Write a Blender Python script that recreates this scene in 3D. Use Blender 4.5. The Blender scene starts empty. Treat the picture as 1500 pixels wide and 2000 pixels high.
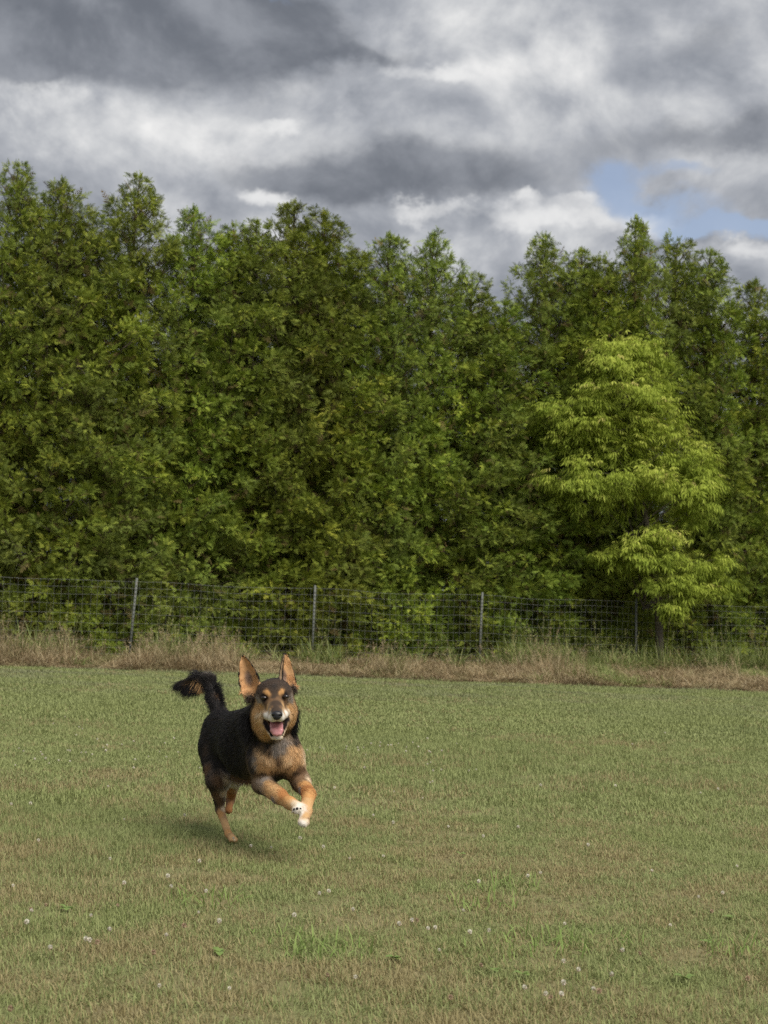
import bpy, math, random
import numpy as np
from mathutils import Vector, Matrix

random.seed(7)
rng = np.random.default_rng(7)
SC = bpy.context.scene
COL = SC.collection
PI = math.pi

# ------------------------------------------------------------------ camera
CAM_H, FPX = 0.9, 2778.0                     # eye height (m), focal length in photo pixels
PITCH, ROLL = math.atan(190.0 / FPX), math.radians(2.0)
cam_data = bpy.data.cameras.new('camera')
cam_data.sensor_fit = 'VERTICAL'
cam_data.sensor_height = 36.0
cam_data.lens = 50.0
cam_data.clip_start, cam_data.clip_end = 0.05, 6000.0
cam_data.dof.use_dof = True
cam_data.dof.focus_distance = 5.15
cam_data.dof.aperture_fstop = 8.0
cam = bpy.data.objects.new('camera', cam_data)
COL.objects.link(cam)
CAM_R = Matrix.Rotation(PI / 2 + PITCH, 3, 'X') @ Matrix.Rotation(ROLL, 3, 'Z')
cam.matrix_world = Matrix.Translation((0, 0, CAM_H)) @ CAM_R.to_4x4()
SC.camera = cam
RN = np.array(CAM_R)


def P(px, py, Y):
    """World point at depth Y (metres along +Y) seen at photo pixel (px, py)."""
    d = RN @ np.array([(px - 750.0) / FPX, -(py - 1000.0) / FPX, -1.0])
    return np.array([0, 0, CAM_H]) + d * (Y / d[1])


def G(px, py, z=0.0):
    """World point on the horizontal plane z seen at photo pixel (px, py)."""
    d = RN @ np.array([(px - 750.0) / FPX, -(py - 1000.0) / FPX, -1.0])
    return np.array([0, 0, CAM_H]) + d * ((z - CAM_H) / d[2])


def ae(px, py):
    d = RN @ np.array([(px - 750.0) / FPX, -(py - 1000.0) / FPX, -1.0])
    d /= np.linalg.norm(d)
    return math.atan2(d[0], d[1]), math.asin(d[2])


# ------------------------------------------------------------------ colour management
SC.view_settings.view_transform = 'Standard'
SC.view_settings.look = 'None'
SC.view_settings.gamma = 1.0
SC.view_settings.use_curve_mapping = False
SC.view_settings.exposure = 1.6
SC.render.engine = 'CYCLES'
SC.cycles.use_denoising = False
SC.cycles.max_bounces = 8
SC.cycles.transparent_max_bounces = 8

# ------------------------------------------------------------------ sun
SUN_EL, SUN_AZ = math.radians(53), math.radians(139)     # azimuth from +Y towards +X
sun_data = bpy.data.lights.new('sun', 'SUN')
sun_data.energy = 1.4
sun_data.angle = math.radians(44)
sun_data.color = (1.0, 0.94, 0.84)
sun = bpy.data.objects.new('sun', sun_data)
COL.objects.link(sun)
sdir = Vector((math.sin(SUN_AZ) * math.cos(SUN_EL), math.cos(SUN_AZ) * math.cos(SUN_EL), math.sin(SUN_EL)))
sun.rotation_euler = sdir.to_track_quat('Z', 'Y').to_euler()
sun.location = (6, -2, 12)

# ------------------------------------------------------------------ sky: Nishita under a broken cloud layer
world = bpy.data.worlds.new('World')
SC.world = world
world.use_nodes = True
WT = world.node_tree
WT.nodes.clear()


class NT:
    """Tiny node-tree helper."""

    def __init__(self, tree):
        self.t = tree

    def n(self, typ, **kw):
        nd = self.t.nodes.new(typ)
        for k, v in kw.items():
            setattr(nd, k, v)
        return nd

    def link(self, a, b):
        self.t.links.new(a, b)

    def put(self, sock, v):
        if isinstance(v, bpy.types.NodeSocket):
            self.t.links.new(v, sock)
        else:
            sock.default_value = v

    def m(self, op, a, b=0.0, c=None, clamp=False):
        nd = self.n('ShaderNodeMath', operation=op)
        nd.use_clamp = clamp
        self.put(nd.inputs[0], a)
        self.put(nd.inputs[1], b)
        if c is not None:
            self.put(nd.inputs[2], c)
        return nd.outputs[0]

    def noise(self, vec, scale, detail=4.0, rough=0.5, dist=0.0, out='Fac', lac=2.0):
        nd = self.n('ShaderNodeTexNoise')
        if vec is not None:
            self.link(vec, nd.inputs['Vector'])
        nd.inputs['Scale'].default_value = scale
        nd.inputs['Detail'].default_value = detail
        nd.inputs['Roughness'].default_value = rough
        nd.inputs['Distortion'].default_value = dist
        nd.inputs['Lacunarity'].default_value = lac
        return nd.outputs[out]

    def ramp(self, fac, stops, interp='LINEAR'):
        nd = self.n('ShaderNodeValToRGB')
        cr = nd.color_ramp
        cr.interpolation = interp
        while len(cr.elements) < len(stops):
            cr.elements.new(0.5)
        for e, (p, c) in zip(cr.elements, stops):
            e.position = p
            e.color = (*c, 1.0) if len(c) == 3 else c
        self.put(nd.inputs[0], fac)
        return nd.outputs[0]

    def mix(self, fac, a, b, blend='MIX'):
        nd = self.n('ShaderNodeMix', data_type='RGBA', blend_type=blend)
        self.put(nd.inputs[0], fac)
        for s, v in ((nd.inputs[6], a), (nd.inputs[7], b)):
            if isinstance(v, bpy.types.NodeSocket):
                self.link(v, s)
            else:
                s.default_value = (*v, 1.0)
        return nd.outputs[2]

    def xyz(self, x, y, z=0.0):
        nd = self.n('ShaderNodeCombineXYZ')
        for s, v in zip(nd.inputs, (x, y, z)):
            self.put(s, v)
        return nd.outputs[0]


w = NT(WT)
geo = w.n('ShaderNodeTexCoord').outputs['Generated']
sep = w.n('ShaderNodeSeparateXYZ')
w.link(geo, sep.inputs[0])
dx, dy, dz = sep.outputs
up = w.m('MAXIMUM', dz, 0.0)
den = w.m('ADD', up, 0.16)
cu, cv = w.m('DIVIDE', dx, den), w.m('DIVIDE', dy, den)
cplane = w.xyz(cu, cv, 0.37)                       # the cloud sheet seen in perspective
az = w.m('ARCTAN2', dx, dy)
el = w.m('ARCSINE', dz)
sph = w.xyz(dx, dy, w.m('MULTIPLY', dz, 1.25))        # direction, slightly flattened: billows seen from the side
wn = w.n('ShaderNodeTexNoise')
w.link(sph, wn.inputs['Vector'])
wn.inputs['Scale'].default_value = 9.0
wn.inputs['Detail'].default_value = 6.0
wn.inputs['Roughness'].default_value = 0.6
wsep = w.n('ShaderNodeSeparateColor')
w.link(wn.outputs['Color'], wsep.inputs[0])
azw = w.m('MULTIPLY_ADD', w.m('SUBTRACT', wsep.outputs[0], 0.5), 0.12, az)
elw = w.m('MULTIPLY_ADD', w.m('SUBTRACT', wsep.outputs[1], 0.5), 0.075, el)


def blob(px, py, sx, sy, amp):
    """A cloud bank centred on a direction of the sky (soft bump in azimuth / elevation)."""
    a, e = ae(px, py)
    qx = w.m('MULTIPLY', w.m('SUBTRACT', azw, a), FPX / sx)
    qy = w.m('MULTIPLY', w.m('SUBTRACT', elw, e), FPX / sy)
    r2 = w.m('MULTIPLY_ADD', qx, qx, w.m('MULTIPLY', qy, qy))
    return w.m('MULTIPLY', w.m('EXPONENT', w.m('MULTIPLY', r2, -1.0)), amp)


def total(items):
    s = None
    for it in items:
        b = blob(*it)
        s = b if s is None else w.m('ADD', s, b)
    return s




def shifted(k):
    nd = w.n('ShaderNodeVectorMath', operation='ADD')
    w.link(sph, nd.inputs[0])
    nd.inputs[1].default_value = (k * .6, -k * .2, k)
    return nd.outputs[0]


big = w.noise(sph, 5.0, 5.0, 0.5, 0.2)
fine = w.noise(sph, 10.0, 8.0, 0.58, 0.25)
fine2 = w.noise(shifted(0.026), 10.0, 8.0, 0.58, 0.25)
puff = w.noise(sph, 22.0, 6.0, 0.50, 0.35)
puff2 = w.noise(shifted(0.012), 22.0, 6.0, 0.50, 0.35)
relief = w.m('ADD', w.m('MULTIPLY', w.m('SUBTRACT', fine, fine2), 0.80), w.m('MULTIPLY', w.m('SUBTRACT', puff, puff2), 0.55))


def smooth(x, lo, hi):
    mr = w.n('ShaderNodeMapRange')
    mr.interpolation_type = 'SMOOTHSTEP'
    w.link(x, mr.inputs[0])
    mr.inputs[1].default_value, mr.inputs[2].default_value = lo, hi
    return mr.outputs[0]


def cen(x, k):
    return w.m('MULTIPLY', w.m('SUBTRACT', x, 0.5), k)


banks = total([
    (240, 235, 330, 60, 0.22), (350, 300, 190, 50, 0.18), (100, 290, 200, 60, 0.12), (1060, 100, 150, 80, 0.14), (1060, 235, 70, 50, 0.10), (880, 60, 150, 50, 0.06),
    (1330, 175, 120, 30, 0.08), (950, 490, 160, 40, 0.12), (1430, 490, 120, 30, 0.16), (650, 440, 120, 30, -0.06), (1400, 370, 100, 30, -0.05)])
val = w.m('ADD', w.m('ADD', w.m('ADD', cen(big, 0.6), cen(fine, 0.45)), w.m('ADD', banks, relief)), 0.49)
base_c = w.ramp(val, [(0.0, (0.155, 0.168, 0.195)), (0.30, (0.235, 0.252, 0.285)), (0.5, (0.34, 0.355, 0.385)),
                      (0.70, (0.49, 0.50, 0.515)), (1.0, (0.74, 0.735, 0.725))])
dark = total([
    (180, 35, 470, 112, 1.25), (50, 120, 140, 50, 0.6), (600, 75, 120, 66, 0.80), (830, 335, 340, 68, 0.78), (600, 365, 220, 44, 0.50), (770, 112, 130, 20, 0.36),
    (1370, 95, 120, 55, 0.55), (1330, 262, 230, 42, 0.50), (1170, 140, 90, 40, 0.28), (1460, 230, 80, 60, 0.4)])
dk = w.m('MULTIPLY', smooth(w.m('ADD', w.m('ADD', dark, cen(fine, 0.75)), cen(puff, 0.55)), 0.24, 0.78), 0.92)
dcol = w.mix(smooth(w.m('ADD', w.m('MULTIPLY', relief, 1.2), cen(fine, 1.0)), -0.30, 0.40), (0.122, 0.134, 0.158), (0.230, 0.245, 0.276))
brt = total([
    (545, 234, 60, 15, 0.50), (240, 222, 260, 40, 0.45), (360, 300, 120, 34, 0.40), (850, 150, 110, 24, 0.45), (905, 130, 26, 30, 0.4), (1060, 60, 110, 40, 0.42), (1070, 235, 60, 40, 0.36),
    (1080, 425, 220, 34, 0.85), (1010, 375, 50, 18, 0.60), (1120, 385, 80, 18, 0.5), (505, 402, 75, 24, 0.75), (820, 408, 80, 20, 0.6), (1285, 425, 46, 26, 0.75), (1470, 365, 60, 20, 0.35), (1430, 480, 130, 26, 0.55), (960, 500, 120, 34, 0.35), (20, 220, 120, 60, 0.4)])
br = w.m('MULTIPLY', smooth(w.m('ADD', w.m('ADD', brt, cen(puff, 1.0)), cen(fine, 0.5)), 0.30, 0.85), 0.80)
cloud = w.mix(br, w.mix(dk, base_c, dcol), (0.70, 0.70, 0.695))
CS = 4.1
scl = w.n('ShaderNodeVectorMath', operation='SCALE')
w.link(cloud, scl.inputs[0])
scl.inputs['Scale'].default_value = CS
sky = w.n('ShaderNodeTexSky', sky_type='NISHITA')
sky.sun_disc = False
sky.sun_elevation = SUN_EL
sky.sun_rotation = SUN_AZ
gaps = total([(1190, 350, 78, 40, 0.90), (1290, 400, 112, 30, 0.82), (1400, 440, 120, 20, 1.05), (1330, 325, 80, 18, 0.5),
              (525, 6, 60, 14, 0.5)])
hole = smooth(w.m('ADD', w.m('ADD', gaps, cen(fine, 0.7)), cen(puff, 0.9)), 0.20, 0.85)
hole = w.m('MULTIPLY', hole, 0.86)
skyc = w.mix(1.0, sky.outputs[0], (0.62, 0.52, 0.47), 'MULTIPLY')
both = w.mix(hole, scl.outputs[0], skyc)
bg = w.n('ShaderNodeBackground')
w.link(both, bg.inputs[0])
bg.inputs[1].default_value = 0.1
wo = w.n('ShaderNodeOutputWorld')
w.link(bg.outputs[0], wo.inputs[0])


# ------------------------------------------------------------------ helpers
def mat(name):
    m = bpy.data.materials.new(name)
    m.use_nodes = True
    m.node_tree.nodes.clear()
    return m, NT(m.node_tree)


def finish(nt, color, rough=0.6, translucent=0.0, spec=0.3, bump=None, metal=0.0, tcolor=None):
    p = nt.n('ShaderNodeBsdfPrincipled')
    nt.put(p.inputs['Base Color'], color if isinstance(color, bpy.types.NodeSocket) else (*color, 1.0))
    nt.put(p.inputs['Roughness'], rough)
    p.inputs['Metallic'].default_value = metal
    p.inputs['Specular IOR Level'].default_value = spec
    if bump is not None:
        nt.link(bump, p.inputs['Normal'])
    o = nt.n('ShaderNodeOutputMaterial')
    if translucent > 0:
        t = nt.n('ShaderNodeBsdfTranslucent')
        c = tcolor if tcolor is not None else color
        nt.put(t.inputs[0], c if isinstance(c, bpy.types.NodeSocket) else (*c, 1.0))
        ms = nt.n('ShaderNodeMixShader')
        ms.inputs[0].default_value = translucent
        nt.link(p.outputs[0], ms.inputs[1])
        nt.link(t.outputs[0], ms.inputs[2])
        nt.link(ms.outputs[0], o.inputs[0])
    else:
        nt.link(p.outputs[0], o.inputs[0])


def attr(nt, name, out='Fac', typ='GEOMETRY'):
    a = nt.n('ShaderNodeAttribute', attribute_name=name, attribute_type=typ)
    return a.outputs[out]


def fast_mesh(name, verts, faces, mats=(), attrs=None, smooth=False):
    """verts (N,3); faces an (M,k) array or a list of such arrays."""
    me = bpy.data.meshes.new(name)
    verts = np.asarray(verts, np.float32)
    if not isinstance(faces, list):
        faces = [faces]
    faces = [np.asarray(f, np.int32) for f in faces if len(f)]
    nl = sum(f.size for f in faces)
    nf = sum(len(f) for f in faces)
    me.vertices.add(len(verts))
    me.vertices.foreach_set('co', verts.ravel())
    me.loops.add(nl)
    me.loops.foreach_set('vertex_index', np.concatenate([f.ravel() for f in faces]))
    me.polygons.add(nf)
    tot = np.concatenate([np.full(len(f), f.shape[1], np.int32) for f in faces])
    me.polygons.foreach_set('loop_start', np.concatenate([[0], np.cumsum(tot)[:-1]]).astype(np.int32))
    me.update(calc_edges=True)
    if smooth:
        me.polygons.foreach_set('use_smooth', np.ones(nf, bool))
    for k, v in (attrs or {}).items():
        v = np.asarray(v, np.float32)
        if v.ndim == 1:
            a = me.attributes.new(k, 'FLOAT', 'POINT')
            a.data.foreach_set('value', v)
        else:
            a = me.attributes.new(k, 'FLOAT_COLOR', 'POINT')
            if v.shape[1] == 3:
                v = np.hstack([v, np.ones((len(v), 1), np.float32)])
            a.data.foreach_set('color', v.ravel())
    for m in mats:
        me.materials.append(m)
    return me


def add(name, me, parent=None, label=None, cat=None, group=None, kind=None, loc=None):
    o = bpy.data.objects.new(name, me)
    COL.objects.link(o)
    if parent is not None:
        o.parent = parent
    if loc is not None:
        o.location = loc
    tag(o, label, cat, group, kind)
    return o


def tag(o, label=None, cat=None, group=None, kind=None):
    for k, v in (('label', label), ('category', cat), ('group', group), ('kind', kind)):
        if v:
            o[k] = v


def unit(v):
    v = np.asarray(v, float)
    return v / np.maximum(np.linalg.norm(v, axis=-1, keepdims=True), 1e-9)


def tube(pts, radii, sides=7):
    """A tapered tube along a polyline -> verts, quads."""
    pts = np.asarray(pts, float)
    n = len(pts)
    tan = unit(np.gradient(pts, axis=0))
    ref = np.array([0.31, 0.9, 0.2]) if abs(tan[0][2]) > 0.7 else np.array([0, 0, 1.0])
    a = unit(np.cross(tan, ref))
    b = np.cross(tan, a)
    ang = np.linspace(0, 2 * PI, sides, endpoint=False)
    ring = pts[:, None] + np.asarray(radii, float)[:, None, None] * (a[:, None] * np.cos(ang)[None, :, None] + b[:, None] * np.sin(ang)[None, :, None])
    v = ring.reshape(-1, 3)
    i, j = np.meshgrid(np.arange(n - 1), np.arange(sides), indexing='ij')
    j2 = (j + 1) % sides
    f = np.stack([i * sides + j, i * sides + j2, (i + 1) * sides + j2, (i + 1) * sides + j], -1).reshape(-1, 4)
    return v, f


class Bag:
    """Collects vertex / face arrays into one mesh."""

    def __init__(self):
        self.v, self.f, self.n = [], [], 0

    def put(self, v, f):
        self.v.append(np.asarray(v, float))
        self.f.append(np.asarray(f) + self.n)
        self.n += len(v)

    def mesh(self, name, mats=(), attrs=None, smooth=False):
        by = {}
        for f in self.f:
            by.setdefault(f.shape[1], []).append(f)
        return fast_mesh(name, np.vstack(self.v), [np.vstack(x) for x in by.values()], mats, attrs, smooth)


def scatter(name, pts, idx, rot, scl, sources, kind='stuff'):
    """One stuff object that instances small plants on its own points (geometry nodes)."""
    me = bpy.data.meshes.new(name)
    me.vertices.add(len(pts))
    me.vertices.foreach_set('co', np.asarray(pts, np.float32).ravel())
    a = me.attributes.new('idx', 'INT', 'POINT'); a.data.foreach_set('value', np.asarray(idx, np.int32))
    a = me.attributes.new('rot', 'FLOAT_VECTOR', 'POINT'); a.data.foreach_set('vector', np.asarray(rot, np.float32).ravel())
    a = me.attributes.new('scl', 'FLOAT_VECTOR', 'POINT'); a.data.foreach_set('vector', np.asarray(scl, np.float32).ravel())
    o = add(name, me, kind=kind)
    src = bpy.data.collections.new(name + '_sources')
    for i, s in enumerate(sources):
        so = bpy.data.objects.new('%s_tuft_%02d' % (name, i), s)
        src.objects.link(so)
    ng = bpy.data.node_groups.new(name + '_scatter', 'GeometryNodeTree')
    ng.interface.new_socket('Geometry', in_out='INPUT', socket_type='NodeSocketGeometry')
    ng.interface.new_socket('Geometry', in_out='OUTPUT', socket_type='NodeSocketGeometry')
    g = NT(ng)
    gi, go = g.n('NodeGroupInput'), g.n('NodeGroupOutput')
    ci = g.n('GeometryNodeCollectionInfo')
    ci.inputs['Collection'].default_value = src
    ci.inputs['Separate Children'].default_value = True
    ci.inputs['Reset Children'].default_value = True
    iop = g.n('GeometryNodeInstanceOnPoints')
    iop.inputs['Pick Instance'].default_value = True

    def named(nm, dt):
        nd = g.n('GeometryNodeInputNamedAttribute', data_type=dt)
        nd.inputs['Name'].default_value = nm
        return nd.outputs['Attribute']
    g.link(gi.outputs[0], iop.inputs['Points'])
    g.link(ci.outputs[0], iop.inputs['Instance'])
    g.link(named('idx', 'INT'), iop.inputs['Instance Index'])
    er = g.n('FunctionNodeEulerToRotation')
    g.link(named('rot', 'FLOAT_VECTOR'), er.inputs[0])
    g.link(er.outputs[0], iop.inputs['Rotation'])
    g.link(named('scl', 'FLOAT_VECTOR'), iop.inputs['Scale'])
    g.link(iop.outputs[0], go.inputs[0])
    md = o.modifiers.new('scatter', 'NODES')
    md.node_group = ng
    return o


def blades(n, radius, hmin, hmax, width, lean=0.5, curl=0.5, segs=2, seed=0, flat=False):
    """A patch of n grass blades -> verts, quads+tris, per-vertex var (random per blade) and tip (0..1)."""
    r = np.random.default_rng(seed)
    ang = r.uniform(0, 2 * PI, n)
    rad = radius * np.sqrt(r.uniform(0, 1, n))
    base = np.stack([rad * np.cos(ang), rad * np.sin(ang), np.full(n, -0.004)], -1)
    h = r.uniform(hmin, hmax, n)
    da = r.uniform(0, 2 * PI, n)
    dirh = np.stack([np.cos(da), np.sin(da), np.zeros(n)], -1)
    side = np.stack([-np.sin(da), np.cos(da), np.zeros(n)], -1)
    ln = np.abs(r.normal(0, lean, n))
    cl = np.abs(r.normal(0, curl, n))
    wd = width * r.uniform(0.6, 1.4, n)
    V, var, tip = [], [], []
    bv = r.uniform(0, 1, n)
    for s in range(segs + 1):
        t = s / segs
        a = ln + cl * t
        c = base + h[:, None] * t * (dirh * np.sin(a)[:, None] + np.array([0, 0, 1.0]) * np.cos(a)[:, None])
        if s < segs:
            ww = (wd * (1 - 0.45 * t))[:, None]
            V += [c - side * ww / 2, c + side * ww / 2]
            var += [bv, bv]
            tip += [np.full(n, t)] * 2
        else:
            V.append(c)
            var.append(bv)
            tip.append(np.full(n, 1.0))
    k = len(V)
    V = np.stack(V, 1).reshape(-1, 3)
    var = np.stack(var, 1).ravel()
    tip = np.stack(tip, 1).ravel()
    b = (np.arange(n) * k)[:, None]
    quads = [b + np.array([[2 * s, 2 * s + 1, 2 * s + 3, 2 * s + 2]]) for s in range(segs - 1)]
    tris = b + np.array([[2 * (segs - 1), 2 * (segs - 1) + 1, 2 * segs]])
    F = [tris] + ([np.vstack(quads)] if quads else [])
    return V, F, var, tip
# ------------------------------------------------------------------ ground
EDGE_Y = 18.35                                            # where the mown lawn stops
FA, FB = np.array([-5.53, 20.5]), np.array([7.0, 26.0])   # two points of the fence line


def fence_xy(t):
    return FA + (FB - FA) * t


def fence_t(px):
    """Fence parameter seen at photo column px (at about fence height)."""
    r = (px - 750.0) / FPX
    return (r * FA[1] - FA[0]) / ((FB - FA)[0] - r * (FB - FA)[1])


def pos_vec(nt, sx=1, sy=1, sz=1):
    g = nt.n('ShaderNodeNewGeometry')
    mp = nt.n('ShaderNodeMapping')
    mp.inputs['Scale'].default_value = (sx, sy, sz)
    nt.link(g.outputs['Position'], mp.inputs[0])
    return mp.outputs[0]


def dryness(nt):
    """0 = green turf, 1 = dry straw coloured turf; patches of the lawn itself."""
    p = pos_vec(nt, 1, 1, 0)
    big = nt.noise(p, 0.55, 3.0, 0.55)
    mid = nt.noise(p, 2.6, 3.0, 0.6)
    small = nt.noise(p, 9.0, 2.0, 0.6)
    s = nt.m('ADD', nt.m('MULTIPLY', big, 1.4), nt.m('ADD', nt.m('MULTIPLY', mid, 1.45), nt.m('MULTIPLY', small, 0.65)))
    sepn = nt.n('ShaderNodeSeparateXYZ')
    nt.link(pos_vec(nt), sepn.inputs[0])
    far = nt.n('ShaderNodeMapRange')
    nt.link(sepn.outputs[1], far.inputs[0])
    far.inputs[1].default_value, far.inputs[2].default_value = 4.0, 11.0
    far.inputs[3].default_value, far.inputs[4].default_value = 0.17, -0.18
    mr = nt.n('ShaderNodeMapRange')
    nt.link(nt.m('ADD', s, far.outputs[0]), mr.inputs[0])
    mr.inputs[1].default_value, mr.inputs[2].default_value = 1.62, 2.20
    return mr.outputs[0], sepn


mlawn, nt = mat('lawn_soil')
dry, _ = dryness(nt)
c = nt.mix(dry, (0.17, 0.185, 0.075), (0.235, 0.20, 0.11))
c = nt.mix(nt.m('MULTIPLY', nt.noise(pos_vec(nt), 60.0, 3.0), 0.45), c, (0.09, 0.08, 0.042))
finish(nt, c, 0.95, spec=0.1)

mverge, nt = mat('verge_soil')
c = nt.mix(nt.noise(pos_vec(nt), 5.0, 5.0), (0.075, 0.055, 0.03), (0.17, 0.125, 0.07))
finish(nt, c, 0.95, spec=0.1)

mfield, nt = mat('field_grass')
c = nt.mix(nt.noise(pos_vec(nt, 1, 1, 0), 0.25, 6.0, 0.7), (0.07, 0.09, 0.03), (0.15, 0.14, 0.06))
finish(nt, c, 0.95, spec=0.1)


def sheet(name, xs, edge0, edge1, z, m):
    """A strip of ground between two edge curves."""
    rows = 2
    v, f = [], []
    for x in xs:
        v += [(x, edge0(x), z), (x, edge1(x), z)]
    for i in range(len(xs) - 1):
        f.append((2 * i, 2 * i + 2, 2 * i + 3, 2 * i + 1))
    return add(name, fast_mesh(name, v, np.array(f), [m]), kind='structure')


xs = np.linspace(-16, 18, 171)
wob = {round(float(x), 3): 0.10 * math.sin(x * 1.7) + 0.07 * math.sin(x * 4.1 + 1) + 0.04 * math.sin(x * 9 + 2) for x in xs}
lawn_edge = lambda x: EDGE_Y + wob.get(round(float(x), 3), 0.0)
R = 2500.0
field = add('field', fast_mesh('field', [(-R, -R, -0.012), (R, -R, -0.012), (R, R, -0.012), (-R, R, -0.012)], np.array([[0, 1, 2, 3]]), [mfield]), kind='structure')
sheet('verge', xs, lambda x: EDGE_Y - 0.6, lambda x: 32.0, -0.004, mverge)
sheet('lawn', xs, lambda x: -6.0, lawn_edge, 0.0, mlawn)

# ------------------------------------------------------------------ lawn grass
mgrass, nt = mat('grass_blade')
dry, sepn = dryness(nt)
var, tip = attr(nt, 'var'), attr(nt, 'tip')
oi = nt.n('ShaderNodeObjectInfo')
g1 = nt.mix(var, (0.240, 0.278, 0.098), (0.345, 0.378, 0.160))
g1 = nt.mix(nt.m('MULTIPLY', nt.noise(pos_vec(nt, 1, 1, 0), 1.1, 3.0), 0.5), g1, (0.25, 0.29, 0.15))
d1 = nt.mix(var, (0.285, 0.245, 0.118), (0.40, 0.35, 0.19))
sel = nt.m('GREATER_THAN', nt.m('ADD', dry, nt.m('MULTIPLY', nt.m('SUBTRACT', attr(nt, 'pick'), 0.5), 0.9)), 0.50)
c = nt.mix(sel, g1, d1)
# purplish seed heads drifting in bands over the far end of the lawn
far = nt.n('ShaderNodeMapRange')
nt.link(sepn.outputs[1], far.inputs[0])
far.inputs[1].default_value, far.inputs[2].default_value = 12.5, 16.0
pn = nt.noise(pos_vec(nt, 0.35, 0.9, 0), 1.6, 4.0, 0.6)
pm = nt.n('ShaderNodeMapRange')
nt.link(pn, pm.inputs[0])
pm.inputs[1].default_value, pm.inputs[2].default_value = 0.45, 0.68
pk = nt.m('MULTIPLY', nt.m('MULTIPLY', far.outputs[0], pm.outputs[0]), tip)
c = nt.mix(nt.m('MULTIPLY', pk, 0.8), c, (0.23, 0.205, 0.20))
finish(nt, c, 0.7, translucent=0.25, spec=0.07)


def turf(n, rad, hmin, hmax, width, seed, lean=0.75, curl=0.8, segs=2):
    V, F, var, tip = blades(n, rad, hmin, hmax, width, lean, curl, segs, seed)
    r = np.random.default_rng(seed + 100)
    k = len(V) // n
    pick = np.repeat(r.uniform(0, 1, n), k)
    return fast_mesh('turf_patch', V, F, [mgrass], {'var': var, 'tip': tip, 'pick': pick})


near_src = [turf(170, 0.10, 0.010, 0.036, 0.0024, 10 + i) for i in range(5)]
mid_src = [turf(200, 0.18, 0.014, 0.042, 0.0038, 30 + i) for i in range(5)]
far_src = [turf(280, 0.30, 0.012, 0.038, 0.0070, 50 + i) for i in range(4)]


def lawn_points(y0, y1, per_m2, widen=0.34, margin=0.9):
    out = []
    n = int((y1 - y0) * 2 * (widen * y1 + margin) * per_m2)
    y = rng.uniform(y0, y1, n)
    x = rng.uniform(-1, 1, n) * (widen * y1 + margin)
    k = np.abs(x) < widen * y + margin
    return np.stack([x[k], y[k], np.zeros(k.sum())], -1)


pn_, pm_, pf_ = lawn_points(2.7, 6.3, 300), lawn_points(6.3, 10.5, 95), lawn_points(10.5, 18.5, 42)
pts = np.vstack([pn_, pm_, pf_])
idx = np.concatenate([rng.integers(0, 5, len(pn_)), rng.integers(5, 10, len(pm_)), rng.integers(10, 14, len(pf_))])
keep = pts[:, 1] < EDGE_Y + 0.08 * np.sin(pts[:, 0] * 5) - 0.02
pts, idx = pts[keep], idx[keep]
s = rng.uniform(0.75, 1.3, len(pts))
# a little taller where the turf is lush
s *= 1.0 + 0.25 * np.sin(pts[:, 0] * 1.3 + 0.6) * np.sin(pts[:, 1] * 0.9)
rot = np.stack([rng.normal(0, 0.05, len(pts)), rng.normal(0, 0.05, len(pts)), rng.uniform(0, 2 * PI, len(pts))], -1)
scatter('grass', pts, idx, rot, np.stack([np.ones(len(pts)), np.ones(len(pts)), s], -1), near_src + mid_src + far_src)

# ------------------------------------------------------------------ tall dry grass along the fence
mdry, nt = mat('dry_grass_blade')
var = attr(nt, 'var')
oi = nt.n('ShaderNodeObjectInfo')
c = nt.ramp(var, [(0.0, (0.11, 0.075, 0.042)), (0.3, (0.28, 0.205, 0.115)), (0.7, (0.42, 0.325, 0.19)), (1.0, (0.56, 0.48, 0.32))])
c = nt.mix(nt.ramp(nt.noise(pos_vec(nt, 1, 1, 0), 1.1, 4.0, 0.6), [(0.40, (0, 0, 0)), (0.62, (.45, .45, .45))]), c, (0.175, 0.14, 0.075))
c = nt.mix(nt.ramp(nt.noise(pos_vec(nt, 1, 1, 0), 2.3, 3.0, 0.6), [(0.50, (0, 0, 0)), (0.64, (.4, .4, .4))]), c, (0.175, 0.185, 0.075))
finish(nt, c, 0.8, translucent=0.15, spec=0.05)
mreed, nt = mat('green_grass_blade')
var = attr(nt, 'var')
c = nt.ramp(var, [(0.0, (0.11, 0.15, 0.04)), (0.5, (0.22, 0.275, 0.085)), (0.85, (0.33, 0.35, 0.14)), (1.0, (0.50, 0.42, 0.22))])
finish(nt, c, 0.55, translucent=0.25, spec=0.25)


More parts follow.
